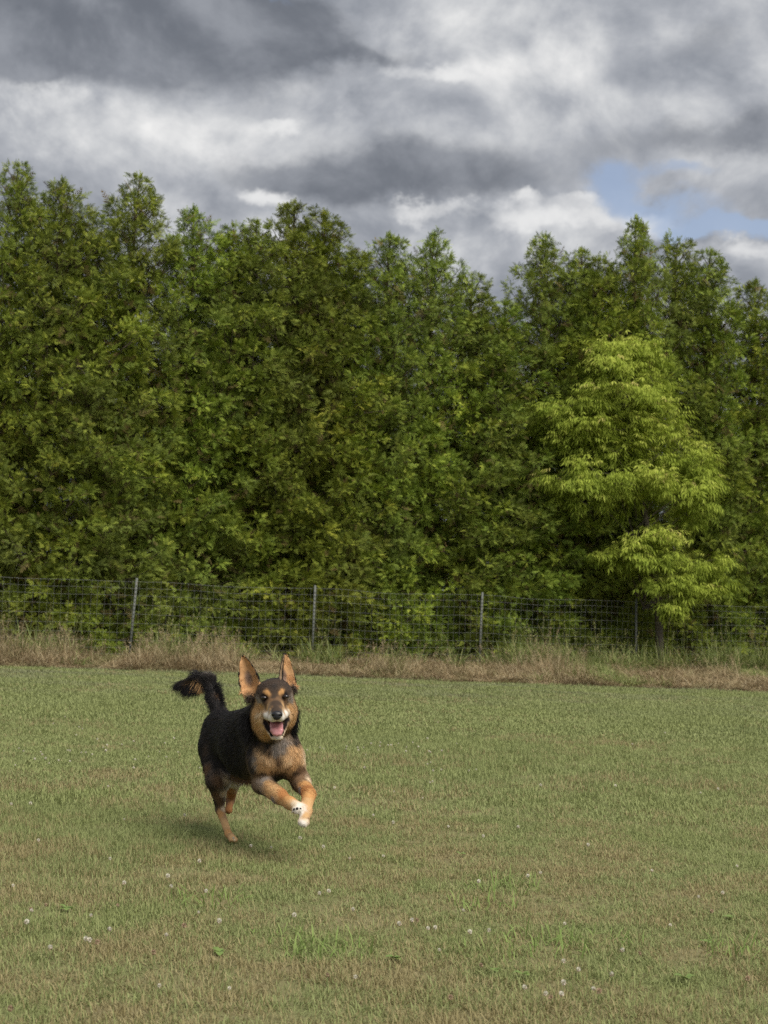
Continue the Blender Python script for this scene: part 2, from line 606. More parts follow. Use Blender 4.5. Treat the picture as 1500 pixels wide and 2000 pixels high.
def tall(n, rad, hmin, hmax, width, seed, m, lean=0.25, curl=0.6, heads=0):
    V, F, var, tip = blades(n, rad, hmin, hmax, width, lean, curl, 4, seed)
    if heads:                                            # feathery seed heads on a few stalks
        r = np.random.default_rng(seed)
        n0 = len(V)
        hv, hf, hvar = [], [], []
        for i in range(heads):
            p = np.array([r.normal(0, rad * .5), r.normal(0, rad * .5), 0.0])
            d = unit(np.array([r.normal(0, .18), r.normal(0, .18), 1.0]))
            L = hmax * r.uniform(0.9, 1.35)
            v, f = tube([p, p + d * L * .6, p + d * L + np.array([r.normal(0, .03), r.normal(0, .03), 0])], [.0022, .0018, .001], 3)
            hf.append(f + n0); n0 += len(v); hv.append(v); hvar.append(np.full(len(v), r.uniform(.55, .95)))
            for k in range(14):
                t = r.uniform(.8, 1.02)
                q = p + d * L * t
                o = unit(r.normal(0, 1, 3) + d * 1.2) * r.uniform(.02, .05) * (1.15 - t) * 4
                sd = unit(np.cross(o, [0.3, .8, .1])) * .004
                v = np.array([q - sd, q + sd, q + o])
                F.append(np.array([[n0, n0 + 1, n0 + 2]])); n0 += 3
                hv.append(v); hvar.append(np.full(3, r.uniform(.6, 1)))
        V = np.vstack([V] + hv)
        var = np.concatenate([var] + hvar)
        F = F + hf
    by = {}
    for f in F:
        by.setdefault(f.shape[1], []).append(f)
    return fast_mesh('tall_grass_patch', V, [np.vstack(x) for x in by.values()], [m], {'var': var})


dry_src = [tall(90, 0.16, 0.10, 0.36, 0.0065, 70 + i, mdry, 0.45, 1.2) for i in range(4)] \
    + [tall(60, 0.13, 0.18, 0.62, 0.0060, 80 + i, mdry, 0.25, 0.7, 3) for i in range(3)] \
    + [tall(60, 0.15, 0.12, 0.42, 0.008, 85 + i, mreed, 0.3, 0.9) for i in range(2)]
n = 4200
x = rng.uniform(-9, 11, n)
fy = np.interp(x, [FA[0], FB[0]], [FA[1], FB[1]]) if False else FA[1] + (x - FA[0]) / (FB - FA)[0] * (FB - FA)[1]
y0 = EDGE_Y + 0.05
u = rng.uniform(0, 1, n)
y = y0 + u * (fy + 0.9 - y0)
keep = y > y0
x, y, u = x[keep], y[keep], u[keep]
clump = np.sin(x * 2.3 + 1.0) * 0.5 + np.sin(x * 5.7 + y) * 0.3 + np.sin(x * 0.9 - 1.2) * .4
idx = np.where(rng.uniform(0, 1, len(x)) < 0.13 + 0.18 * (clump > 0.3), rng.integers(4, 7, len(x)), rng.integers(0, 4, len(x)))
s = rng.uniform(0.55, 1.15, len(x)) * (0.46 + 0.32 * clump) * np.where(np.abs(x / np.maximum(y, 1) - .18) < .012, .6, 1) * np.where(x > 3, .85, 1.0)
s *= np.clip((y - y0) / 0.5, 0.45, 1.0)
green = (np.sin(x * 1.9 + 2.0) + np.sin(x * 4.3) * .6 + rng.normal(0, .5, len(x)) > np.where(x > 1.5, .7, 1.45)) & (y > y0 + .35)
idx = np.where(green, rng.integers(7, 9, len(x)), idx)
rot = np.stack([rng.normal(0, .12, len(x)), rng.normal(0, .12, len(x)), rng.uniform(0, 6.28, len(x))], -1)
scatter('dry_grass', np.stack([x, y, np.zeros(len(x))], -1), idx, rot, np.stack([np.ones(len(x))] * 2 + [s], -1), dry_src)

reed_src = [tall(34, 0.14, 0.25, 0.72, 0.011, 90 + i, mreed, 0.22, 0.8, 2 if i > 1 else 0) for i in range(4)]
rp, ri, rs = [], [], []
for px_c, spread, num, off, sc in ((1050, 60, 26, -0.9, 0.95), (1160, 50, 22, -1.2, 0.85), (1215, 30, 8, -1.1, 0.75), (1285, 30, 8, -.6, .9), (1420, 60, 18, -0.3, 0.95), (1480, 40, 10, -0.2, 0.9),
                                   (1390, 40, 10, -.6, 1.05), (340, 40, 8, -0.1, .9), (380, 50, 12, -0.2, 0.8), (660, 50, 10, -0.2, 0.75), (110, 60, 12, -0.2, 0.9), (500, 120, 10, -0.3, .6), (950, 150, 22, -.4, .8)):
    for k in range(num):
        q = px_c + rng.normal(0, spread * .6)
        xy = fence_xy(fence_t(q))
        rp.append((xy[0], xy[1] + off + rng.normal(0, .25), 0))
        ri.append(rng.integers(0, 4))
        rs.append(sc * rng.uniform(.65, 1.15))
rp = np.array(rp)
rot = np.stack([rng.normal(0, .08, len(rp)), rng.normal(0, .08, len(rp)), rng.uniform(0, 6.28, len(rp))], -1)
rs = np.array(rs)
scatter('reed_grass', rp, ri, rot, np.stack([np.ones(len(rp))] * 2 + [rs], -1), reed_src)

# ------------------------------------------------------------------ wire fence
mpost, nt = mat('post_steel')
n1 = nt.noise(pos_vec(nt, 1, 1, 3), 14.0, 4.0)
c = nt.mix(n1, (0.085, 0.095, 0.088), (0.16, 0.17, 0.155))
c = nt.mix(nt.ramp(nt.noise(pos_vec(nt), 30.0, 3.0), [(0.62, (0, 0, 0)), (0.72, (1, 1, 1))]), c, (0.16, 0.09, 0.05))
finish(nt, c, 0.6, spec=0.3)
mwire, nt = mat('galvanised_wire')
finish(nt, (0.20, 0.21, 0.20), 0.6, spec=0.25)

fence = bpy.data.objects.new('wire_fence', None)
COL.objects.link(fence)
fence.location = (*fence_xy(0.5), 0)
tag(fence, 'tall woven wire mesh fence on steel posts in front of the cedar hedge', 'fence')
fo = np.array([*fence_xy(0.5), 0.0])
fdir = unit(FB - FA)
FLEN = float(np.linalg.norm(FB - FA))
F_T0, F_T1 = -0.19, 1.22
post_px = [-110, 265, 620, 945, 1250, 1545]
post_ts = [fence_t(q) for q in post_px]
leans = [0.02, 0.055, 0.006, 0.026, -0.022, 0.01]
for i, (t, ln) in enumerate(zip(post_ts, leans)):
    b = Bag()
    Hh = 1.24
    # T-section: flange, web and a row of studs
    def box(x0, x1, y0, y1, z0, z1):
        v = np.array([(x, y, z) for x in (x0, x1) for y in (y0, y1) for z in (z0, z1)], float)
        b.put(v, np.array([(0, 1, 3, 2), (4, 6, 7, 5), (0, 4, 5, 1), (2, 3, 7, 6), (0, 2, 6, 4), (1, 5, 7, 3)]))
    box(-.017, .017, -.004, .004, -.05, Hh)
    box(-.004, .004, .004, .04, -.05, Hh - 0.01)
    for k in range(18):
        z = .1 + k * .06
        box(-.008, .008, -.011, -.004, z, z + .016)
    o = add('post', b.mesh('post', [mpost]), fence)
    xy = fence_xy(t)
    o.location = (xy[0] - fo[0], xy[1] - fo[1] - 0.02, 0)
    o.rotation_euler = (random.uniform(-.015, .015), ln, math.atan2(fdir[1], fdir[0]))

ts = np.linspace(F_T0, F_T1, 90)


def sag(t):
    """The mesh dips a little between posts."""
    ph = (t - post_ts[1]) / (post_ts[2] - post_ts[1])
    return -0.022 * math.sin(ph * PI) ** 2 + 0.006 * math.sin(t * 37)


for k, z in enumerate([0.10, 0.20, 0.31, 0.43, 0.56, 0.70, 0.84, 0.98, 1.09, 1.19]):
    pts_ = [(*(fence_xy(t) - fo[:2]), z + sag(t) * (0.4 + 0.6 * z) + 0.004 * math.sin(t * 61 + k)) for t in ts]
    v, f = tube(pts_, np.full(len(ts), 0.0014 if k not in (0, 9) else 0.0018), 4)
    add('horizontal_wire', fast_mesh('horizontal_wire', v, f, [mwire]), fence)
v, f = tube([(0, 0, .1), (0, 0, .64), (0, 0, 1.19)], [.0011] * 3, 4)
stay_me = fast_mesh('stay_wire', v, f, [mwire])
n_st = int((F_T1 - F_T0) * FLEN / 0.105)
for k in range(n_st):
    t = F_T0 + (k + .5) / n_st * (F_T1 - F_T0)
    o = add('stay_wire', stay_me, fence)
    xy = fence_xy(t) - fo[:2]
    o.location = (xy[0], xy[1], sag(t) * .9)
    o.rotation_euler = (0, rng.normal(0, .006), 0)

# ------------------------------------------------------------------ cedar hedge: individual trees
mbark, nt = mat('cedar_bark')
n1 = nt.noise(pos_vec(nt, 6, 6, 1.0), 8.0, 5.0, 0.65)
c = nt.ramp(n1, [(0.3, (0.045, 0.035, 0.027)), (0.6, (0.13, 0.105, 0.085)), (0.8, (0.22, 0.19, 0.16))])
finish(nt, c, 0.9, spec=0.1)

mcedar, nt = mat('cedar_foliage')
var, tip = attr(nt, 'var'), attr(nt, 'tip')
oi = nt.n('ShaderNodeObjectInfo')
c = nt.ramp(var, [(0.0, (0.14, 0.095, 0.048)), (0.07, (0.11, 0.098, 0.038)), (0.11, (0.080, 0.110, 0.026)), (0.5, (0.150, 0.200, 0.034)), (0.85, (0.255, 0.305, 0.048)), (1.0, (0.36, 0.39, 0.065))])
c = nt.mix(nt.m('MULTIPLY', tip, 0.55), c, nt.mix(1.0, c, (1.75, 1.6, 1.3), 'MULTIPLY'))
hs = nt.n('ShaderNodeHueSaturation')
nt.link(c, hs.inputs['Color'])
nt.link(nt.m('MULTIPLY_ADD', oi.outputs['Random'], 0.022, 0.493), hs.inputs['Hue'])
nt.link(nt.m('MULTIPLY_ADD', oi.outputs['Random'], 0.35, 0.95), hs.inputs['Value'])
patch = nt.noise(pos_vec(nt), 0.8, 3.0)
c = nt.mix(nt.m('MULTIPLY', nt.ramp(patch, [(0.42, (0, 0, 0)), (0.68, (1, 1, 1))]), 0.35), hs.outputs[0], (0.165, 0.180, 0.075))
finish(nt, c, 0.7, translucent=0.07, spec=0.05)


def frond_template():
    """One flat cedar spray: a stem with side branchlets that carry side branchlets."""
    V, T, Q = [], [], []

    def kite(p, d, L, wd, t0):
        d = unit(d)
        s = np.array([-d[1], d[0], 0.0])
        k = len(V)
        V.extend([p, p + d * L * .45 + s * wd, p + d * L, p + d * L * .45 - s * wd])
        T.extend([t0, min(1, t0 + .3), 1.0, min(1, t0 + .3)])
        Q.append((k, k + 1, k + 2, k + 3))
    zc = lambda u: -0.12 * u * u
    for i in range(5):
        u = .12 + i * .17
        for sgn in (-1, 1):
            L = .50 * (1 - u * .68) * (1.0 if (i + (sgn > 0)) % 2 else .78)
            a = math.radians(46 - 14 * u) * sgn
            p = np.array([u, 0, zc(u)])
            kite(p, np.array([math.cos(a), math.sin(a), -.12]), L, L * .085 + .008, .15 + .3 * u)
    kite(np.array([.0, 0, 0]), np.array([1, 0, -.10]), 1.0, .022, .2)
    kite(np.array([.72, 0, zc(.72)]), np.array([1, 0, -.3]), .36, .028, .6)
    return np.array(V), np.array(T), np.array(Q)


FV, FT, FQ = frond_template()


def sprays(pos, dirs, size, roll_bias, r, name, m, var):
    """Put one frond at every position."""
    n = len(pos)
    d = unit(dirs)
    nr = unit(r.normal(0, 1, (n, 3)) + roll_bias)
    nr = unit(nr - d * np.sum(nr * d, 1)[:, None])
    bi = np.cross(nr, d)
    sz = size[:, None, None]
    V = pos[:, None] + sz * (FV[None, :, 0:1] * d[:, None] + FV[None, :, 1:2] * bi[:, None] + FV[None, :, 2:3] * nr[:, None])
    k = len(FV)
    F = (np.arange(n) * k)[:, None, None] + FQ[None]
    return fast_mesh(name, V.reshape(-1, 3), F.reshape(-1, 4), [m], {'var': np.repeat(var, k), 'tip': np.tile(FT, n)})


def cedar(seed, H=8.0, R=1.08):
    r = np.random.default_rng(seed)
    wood = Bag()
    bend = r.normal(0, .10, 2)
    axis = lambda z: np.array([bend[0] * math.sin(z * .7), bend[1] * math.sin(z * .6 + 1) - bend[1] * .84, z])
    zz = np.linspace(-.05, H - .15, 12)
    wood.put(*tube([axis(z) for z in zz], [.085 * (1 - z / H) ** .8 + .006 for z in zz], 7))
    prof = lambda t: min(max(3.0 * max(1 - t, 0) ** .88 - .05, .03), R) * (1.02 if t > .12 else .85 + 1.4 * t)
    pos, dirs, size, var = [], [], [], []
    nl = 175
    for i in range(nl):
        t = ((i + r.uniform(0, 1)) / nl) ** 1.12
        z = .10 + t * (H - .40)
        t = z / H
        ph = i * 2.39996 + r.normal(0, .45)
        L = prof(t) * (r.uniform(.72, 1.08) if t < .78 else r.uniform(.6, 1.22)) + .04
        o = np.array([math.cos(ph), math.sin(ph), 0])
        rise = L * (r.uniform(.1, .5) + .8 * t * t) - (.1 if t < .12 else 0)
        a = axis(max(z - .25 * L, .05))
        e = axis(z) * [1, 1, 0] + o * L + np.array([0, 0, z + rise - .2 * L])
        e[2] = max(e[2], .12)
        mid = a * .45 + e * .55 - np.array([0, 0, .13 * L])
        us = np.linspace(0, 1, 4)[:, None]
        curve = (1 - us) ** 2 * a + 2 * us * (1 - us) * mid + us ** 2 * e
        wood.put(*tube(curve, [.014 * (1 - t) + .007, .010, .007, .003], 4))
        B = lambda u: (1 - u) ** 2 * a + 2 * u * (1 - u) * mid + u ** 2 * e
        # tufts: dense bursts of sprays round the end of the limb and round side twigs
        lv = r.normal(0, .12)
        nt_ = 3 if L > .5 else 2
        cs = [B(1.0) - o * .06]
        for q in range(nt_ - 1):
            u = r.uniform(.5, .9)
            sd = np.array([-o[1], o[0], 0]) * r.choice([-1, 1]) * r.uniform(.12, .30) * min(1, L / .6)
            c_ = B(u) + sd + [0, 0, r.normal(.04, .10)]
            wood.put(*tube([B(max(u - .15, 0)), c_], [.006, .003], 4))
            cs.append(c_)
        for c_ in cs:
            m_ = int(r.uniform(34, 56) * (1 if t < .88 else .6))
            q = r.normal(0, 1, (m_, 3))
            q = unit(q + o * .75 + [0, 0, .25 + .5 * t ** 3])
            rr = r.uniform(.02, .145, (m_, 1)) * (.30 + .70 * min(1, L / .7))
            p = c_ + q * rr * [1, 1, .8]
            dd = q * .9 + o * .25 + r.normal(0, .28, (m_, 3))
            p[:, 2] = np.maximum(p[:, 2], .05)
            pos.append(p); dirs.append(dd)
            size.append(r.uniform(.075, .155, m_) * (1 - .2 * t))
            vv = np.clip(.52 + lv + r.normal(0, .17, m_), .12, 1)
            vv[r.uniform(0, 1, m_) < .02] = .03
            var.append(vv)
        # shaded inner twigs of the limb
        m_ = int((52 if t < .55 else 52 - 75 * (t - .55)) * min(1, L / .7))
        u = r.uniform(.03, .58, m_)[:, None]
        p = B(u) + r.normal(0, .10, (m_, 3))
        p[:, 2] = np.maximum(p[:, 2], .05)
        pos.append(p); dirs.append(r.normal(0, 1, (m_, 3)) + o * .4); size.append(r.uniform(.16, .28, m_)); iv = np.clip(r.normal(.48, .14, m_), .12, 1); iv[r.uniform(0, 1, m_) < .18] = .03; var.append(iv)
    # leader
    m_ = 130
    zt = H - r.uniform(0, 1, m_) ** 1.2 * 1.3
    p = np.array([axis(min(q, H - .12)) for q in zt]) + r.normal(0, 1, (m_, 3)) * (.015 + .10 * (H - zt))[:, None] * [1, 1, .3]
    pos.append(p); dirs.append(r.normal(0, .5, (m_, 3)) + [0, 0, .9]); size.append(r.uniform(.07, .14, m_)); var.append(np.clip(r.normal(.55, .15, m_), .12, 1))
    pos, dirs, size, var = np.vstack(pos), np.vstack(dirs), np.concatenate(size), np.concatenate(var)
    crown = sprays(pos, dirs, size, np.array([0, 0, .5]), r, 'cedar_crown', mcedar, var)
    return wood.mesh('cedar_trunk', [mbark], smooth=True), crown


cedars = [cedar(200 + i) for i in range(4)]
HEDGE_OFF = 1.55
# (photo column of the tip, photo row of the tip, what marks the tree out)
trees = [
    (-130, 400, 'cedar tree of the hedge just beyond the left border'),
    (-45, 380, 'cedar tree at the very left border, cut by the frame'),
    (28, 316, 'tallest narrow cedar tip at the far left of the hedge'),
    (115, 343, 'ragged forked cedar top, second from the left border'),
    (200, 412, 'low cedar in the dip left of the sharp pointed tree'),
    (290, 338, 'sharply pointed tall cedar left of centre, standing clear of its neighbours'),
    (372, 398, 'rounded cedar shoulder right beside the sharply pointed tree'),
    (450, 432, 'low loose cedar above the dog\'s tail, left of the white cloud puff'),
    (515, 430, 'low cedar directly above the dog\'s head, in front of a white cloud puff'),
    (578, 384, 'broad cedar with a thin spike at its top, left of centre'),
    (640, 404, 'broad cedar with a sloping right shoulder near the centre'),
    (695, 490, 'low cedar in the notch at the centre of the hedge'),
    (768, 450, 'first cedar tip right of the central notch'),
    (852, 452, 'rounded cedar tip left of the deepest gap'),
    (925, 525, 'low cedar sloping down into the deepest gap of the hedge'),
    (1005, 580, 'low cedar on the right side of the deepest gap'),
    (1062, 450, 'thin pointed cedar tip right of the deepest gap'),
    (1130, 478, 'cedar between the thin tip and the tallest right tree, above the maple\'s left side'),
    (1185, 500, 'low cedar directly above the top of the pale green maple'),
    (1240, 418, 'tallest cedar on the right, its narrow tip against the blue gap'),
    (1340, 458, 'broad pointed cedar right of the tallest right tree'),
    (1405, 482, 'cedar with a sloping crown near the right border'),
    (1470, 540, 'lowest cedar at the far right border'),
    (1550, 560, 'cedar tree of the hedge just beyond the right border'),
    (1630, 520, 'last cedar of the hedge, out past the right border'),
]
for i, (px_, py_, lab) in enumerate(trees):
    t = fence_t(px_)
    base = fence_xy(t)
    off = HEDGE_OFF + rng.normal(0, .16)
    y = base[1] + off
    top = P(px_, py_, y)
    Hh = top[2]
    tw, cr = cedars[(i + i // 4) % 4]
    root = bpy.data.objects.new('cedar_tree', None)
    COL.objects.link(root)
    sc = Hh / 8.0
    root.location = (top[0], y, 0)
    root.rotation_euler = (0, 0, rng.uniform(0, 2 * PI))
    wd = {28: .88, 290: .95, 1240: .85, 1062: .92, 115: 1.0, 768: .95, 1340: 1.0, 640: 1.15, 578: 1.0}.get(px_, 1.05 if py_ > 470 or py_ in (412, 432, 430) else .95)
    root.scale = (wd, wd, sc)
    tag(root, lab, 'tree', 'cedar trees of the hedge')
    add('trunk', tw, root)
    add('crown', cr, root)

# ------------------------------------------------------------------ pale green maple in front of the hedge
mmaple, nt = mat('maple_leaf')
var, tip = attr(nt, 'var'), attr(nt, 'tip')
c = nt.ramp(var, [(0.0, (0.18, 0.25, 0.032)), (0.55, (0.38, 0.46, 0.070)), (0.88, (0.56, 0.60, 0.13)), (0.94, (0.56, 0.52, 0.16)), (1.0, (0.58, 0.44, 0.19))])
finish(nt, c, 0.6, translucent=0.3, spec=0.08)
mmbark, nt = mat('maple_bark')
c = nt.mix(nt.noise(pos_vec(nt, 5, 5, 1), 9.0, 4.0), (0.07, 0.06, 0.045), (0.19, 0.165, 0.13))
finish(nt, c, 0.85, spec=0.1)


def leaf_template():
    """A compound leaf: a hanging stalk with long narrow pointed leaflets."""
    V, T, Q = [], [], []

    def leaflet(p, d, L, wd, fold):
        d = unit(d)
        s = unit(np.cross(d, [0, 0.12, 1.0]))
        nn = np.cross(s, d)
        k = len(V)
        V.extend([p, p + d * L * .40 + s * wd + nn * fold, p + d * L + np.array([0, 0, -.10 * L]), p + d * L * .40 - s * wd + nn * fold])
        T.extend([0, .5, 1, .5])
        Q.append((k, k + 1, k + 2, k + 3))
    for u, L in ((.35, .62), (.68, .58)):
        for sgn in (-1, 1):
            leaflet(np.array([u, 0, -.12 * u]), np.array([.55, .62 * sgn, -.70]), L, .060, .015)
    leaflet(np.array([.9, 0, -.12]), np.array([.8, 0, -.65]), .74, .068, .015)
    k = len(V)
    V.extend([np.array([0, .012, 0]), np.array([0, -.012, 0]), np.array([.95, -.008, -.12]), np.array([.95, .008, -.12])])
    T.extend([0] * 4)
    Q.append((k, k + 1, k + 2, k + 3))
    return np.array(V), np.array(T), np.array(Q)


LV, LT, LQ = leaf_template()
r = np.random.default_rng(55)
tm = fence_t(1250)
mxy = fence_xy(tm)
MY = mxy[1] + 0.35
mbase = np.array([P(1292, 1250, MY)[0], MY, 0.0])
mwood = Bag()
crown_top = P(1215, 690, MY)
tr = [mbase + np.array([0, 0, -.05]), P(1284, 1150, MY), P(1262, 1020, MY), P(1238, 900, MY), P(1222, 780, MY), crown_top]
mwood.put(*tube(tr, [.075, .066, .055, .042, .026, .01], 8))
# clumps: photo column, row, half width, half height, depth offset
clumps = [(1180, 690, 55, 30, .05), (1260, 685, 50, 34, .0), (1200, 730, 75, 32, -.25), (1275, 740, 45, 32, -.1), (1225, 775, 75, 30, -.3),
          (1110, 790, 55, 28, .0), (1085, 810, 35, 30, .1), (1150, 830, 60, 30, -.25), (1215, 835, 60, 32, -.45), (1290, 815, 50, 34, -.2),
          (1130, 865, 50, 26, -.1), (1200, 880, 60, 30, -.5), (1330, 870, 55, 36, -.15), (1360, 905, 42, 34, .0), (1285, 885, 45, 30, -.4),
          (1125, 935, 55, 26, -.3), (1165, 920, 50, 28, -.45), (1100, 960, 30, 20, -.2), (1235, 940, 55, 30, -.55), (1290, 950, 50, 30, -.5), (1350, 960, 50, 34, -.2), (1385, 935, 28, 26, .05),
          (1215, 985, 40, 22, -.4), (1340, 1000, 42, 22, -.2), (1160, 975, 36, 20, -.3),
          (1235, 1065, 42, 34, -.6), (1275, 1050, 45, 24, -.5), (1320, 1075, 55, 30, -.45), (1370, 1095, 50, 30, -.3), (1410, 1115, 32, 24, -.15), (1215, 1090, 36, 28, -.5),
          (1275, 1110, 60, 26, -.45), (1306, 1165, 40, 26, -.4), (1320, 1150, 50, 24, -.4), (1370, 1150, 34, 20, -.25), (1300, 1190, 26, 16, -.45), (1180, 1085, 26, 18, -.3)]
LP, LD, LS, LVv = [], [], [], []
for (cx, cy, hw, hh, dd) in clumps:
    s_ = MY / FPX
    cpt = P(cx, cy, MY + dd - (.45 if cx < 1180 else .1))
    hub = P(1250 - (1100 - min(cy + 90, 1180)) * .08, min(cy + 95, 1190), MY)
    us = np.linspace(0, 1, 5)[:, None]
    mid = hub * .5 + cpt * .5 + np.array([0, 0, .10])
    curve = (1 - us) ** 2 * hub + 2 * us * (1 - us) * mid + us ** 2 * cpt
    mwood.put(*tube(curve, [.02, .015, .011, .008, .004], 5))
    m_ = int(hw * hh / 4.6)
    nsub = max(3, int(hw * hh / 330))
    sub = unit(r.normal(0, 1, (nsub, 3))) * r.uniform(.3, 1.15, (nsub, 1))
    q = sub[r.integers(0, nsub, m_)] + r.normal(0, .25, (m_, 3))
    rad = np.array([hw * s_ * .95, hw * s_ * .8, hh * s_ * 1.05])
    p = cpt + q * rad
    o = unit(np.stack([q[:, 0], q[:, 1], q[:, 2] * .35], -1) + r.normal(0, .6, (m_, 3)))
    for k in range(4):                                   # a few twigs inside the clump
        mwood.put(*tube([cpt - [0, 0, .05], cpt + sub[k % nsub] * rad * .5, cpt + sub[k % nsub] * rad * .95], [.006, .004, .002], 4))
    LP.append(p); LD.append(o * [1, 1, .5] + [0, 0, -.12]); LS.append(r.uniform(.10, .19, m_))
    vv = np.clip(.45 + .22 * q[:, 2] + r.normal(0, .14, m_), 0, .87)  # lighter clump tops and dark undersides are painted into the leaf colour
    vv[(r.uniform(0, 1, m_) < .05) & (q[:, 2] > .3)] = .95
    LVv.append(vv)
LP, LD, LS, LVv = np.vstack(LP), unit(np.vstack(LD)), np.concatenate(LS), np.concatenate(LVv)
bi = unit(np.cross(np.array([0, 0, 1.0])[None] + r.normal(0, .25, LD.shape), LD))
nr = np.cross(LD, bi)
V = LP[:, None] + LS[:, None, None] * (LV[None, :, 0:1] * LD[:, None] + LV[None, :, 1:2] * bi[:, None] + LV[None, :, 2:3] * nr[:, None])
F = (np.arange(len(LP)) * len(LV))[:, None, None] + LQ[None]
mroot = bpy.data.objects.new('maple_tree', None)
COL.objects.link(mroot)
mroot.location = mbase
tag(mroot, 'pale yellow green maple sapling with drooping leaves, in front of the dark cedar hedge', 'tree')
o = add('trunk', mwood.mesh('maple_trunk', [mmbark], smooth=True), mroot); o.location = -Vector(mbase)
o.location = tuple(-mbase)
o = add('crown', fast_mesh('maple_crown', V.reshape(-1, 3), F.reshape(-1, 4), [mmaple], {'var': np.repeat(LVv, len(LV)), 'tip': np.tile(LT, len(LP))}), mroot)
o.location = tuple(-mbase)

# ------------------------------------------------------------------ the running dog
# The body is one implicit surface (rounded limbs blended together), meshed with surface nets.
SDF_STEP = 0.0042
D_EYE = 5.05


class Field:
    def __init__(self, lo, hi, step):
        self.lo, self.step = np.array(lo, float), step
        self.shape = tuple(int(math.ceil((h - l) / step)) + 1 for l, h in zip(lo, hi))
        self.d = np.full(self.shape, 0.25, np.float32)

    def window(self, lo, hi):
        i0 = np.maximum(np.floor((np.asarray(lo) - self.lo) / self.step).astype(int), 0)
        i1 = np.minimum(np.ceil((np.asarray(hi) - self.lo) / self.step).astype(int) + 1, self.shape)
        sl = tuple(slice(a, b) for a, b in zip(i0, i1))
        ax = [self.lo[k] + self.step * np.arange(i0[k], i1[k]) for k in range(3)]
        X = np.stack(np.meshgrid(*ax, indexing='ij'), -1).astype(np.float32)
        return sl, X

    def union(self, fn, lo, hi, k):
        pad = max(k * 1.6, 0.03)
        sl, X = self.window(np.asarray(lo) - pad, np.asarray(hi) + pad)
        a, b = self.d[sl], fn(X).astype(np.float32)
        h = np.clip(0.5 + 0.5 * (b - a) / k, 0, 1)
        self.d[sl] = b * (1 - h) + a * h - k * h * (1 - h)

    def cut(self, fn, lo, hi, k):
        sl, X = self.window(np.asarray(lo) - .03, np.asarray(hi) + .03)
        a, b = self.d[sl], -fn(X).astype(np.float32)
        h = np.clip(0.5 - 0.5 * (b - a) / k, 0, 1)
        self.d[sl] = b * (1 - h) + a * h + k * h * (1 - h)


def f_cone(a, b, r1, r2):
    a, b = np.asarray(a, np.float32), np.asarray(b, np.float32)
    ba = b - a
    L = float(ba @ ba) + 1e-12

    def fn(X):
        t = np.clip(((X - a) @ ba) / L, 0, 1)
        return np.linalg.norm(X - a - t[..., None] * ba, axis=-1) - (r1 + (r2 - r1) * t)
    R_ = max(r1, r2)
    return fn, np.minimum(a, b) - R_, np.maximum(a, b) + R_


def f_ell(c, rad, M=None):
    c = np.asarray(c, np.float32)
    rad = np.asarray(rad, np.float32)
    M = np.eye(3, dtype=np.float32) if M is None else np.asarray(M, np.float32)

    def fn(X):
        q = (X - c) @ M.T
        k0 = np.linalg.norm(q / rad, axis=-1)
        k1 = np.linalg.norm(q / (rad * rad), axis=-1) + 1e-6
        return k0 * (k0 - 1) / k1
    return fn, c - rad.max(), c + rad.max()


def nets(F):
    """Naive surface nets: vertices and quads of the zero level."""
    d = F.d
    s = d < 0
    c = [d[i:d.shape[0] - 1 + i, j:d.shape[1] - 1 + j, k:d.shape[2] - 1 + k] for i in (0, 1) for j in (0, 1) for k in (0, 1)]
    sg = np.stack([x < 0 for x in c])
    act = sg.any(0) & ~sg.all(0)
    ids = np.full(act.shape, -1, np.int64)
    ids[act] = np.arange(act.sum())
    cell = np.argwhere(act)
    cv = np.stack([x[act] for x in c], 1)
    corner = np.array([(i, j, k) for i in (0, 1) for j in (0, 1) for k in (0, 1)], float)
    acc, cnt = np.zeros((len(cell), 3)), np.zeros(len(cell))
    for a in range(8):
        for b in range(a + 1, 8):
            if np.abs(corner[a] - corner[b]).sum() == 1:
                va, vb = cv[:, a], cv[:, b]
                m = (va < 0) != (vb < 0)
                t = np.where(m, va / np.where(m, va - vb, 1), 0)
                acc[m] += (corner[a] + t[:, None] * (corner[b] - corner[a]))[m]
                cnt[m] += 1
    V = F.lo + F.step * (cell + acc / cnt[:, None])
    Q = []
    for ax in range(3):
        o1, o2 = [(1, 2), (2, 0), (0, 1)][ax]
        a = s
        sl0 = [slice(None)] * 3; sl1 = [slice(None)] * 3
        sl0[ax] = slice(0, -1); sl1[ax] = slice(1, None)
        s0, s1 = a[tuple(sl0)], a[tuple(sl1)]
        e = np.argwhere(s0 != s1)
        e = e[(e[:, o1] > 0) & (e[:, o2] > 0) & (e[:, o1] < d.shape[o1] - 1) & (e[:, o2] < d.shape[o2] - 1)]
        flip = s1[tuple(e.T)]
        q = []
        for da, db in ((0, 0), (-1, 0), (-1, -1), (0, -1)):
            w_ = e.copy()
            w_[:, o1] += da; w_[:, o2] += db
            q.append(ids[tuple(w_.T)])
        q = np.stack(q, 1)
        q[flip] = q[flip][:, ::-1]
        Q.append(q)
    Q = np.vstack(Q)
    return V, Q[(Q >= 0).all(1)]


def smooth_mesh(V, Q, it=2, lam=0.5):
    e = np.vstack([Q[:, [0, 1]], Q[:, [1, 2]], Q[:, [2, 3]], Q[:, [3, 0]]])
    e = np.vstack([e, e[:, ::-1]])
    deg = np.bincount(e[:, 0], minlength=len(V)).astype(float)
    for _ in range(it):
        m = np.stack([np.bincount(e[:, 0], V[e[:, 1], k], len(V)) for k in range(3)], -1) / np.maximum(deg, 1)[:, None]
        V = V + lam * (m - V)
    return V


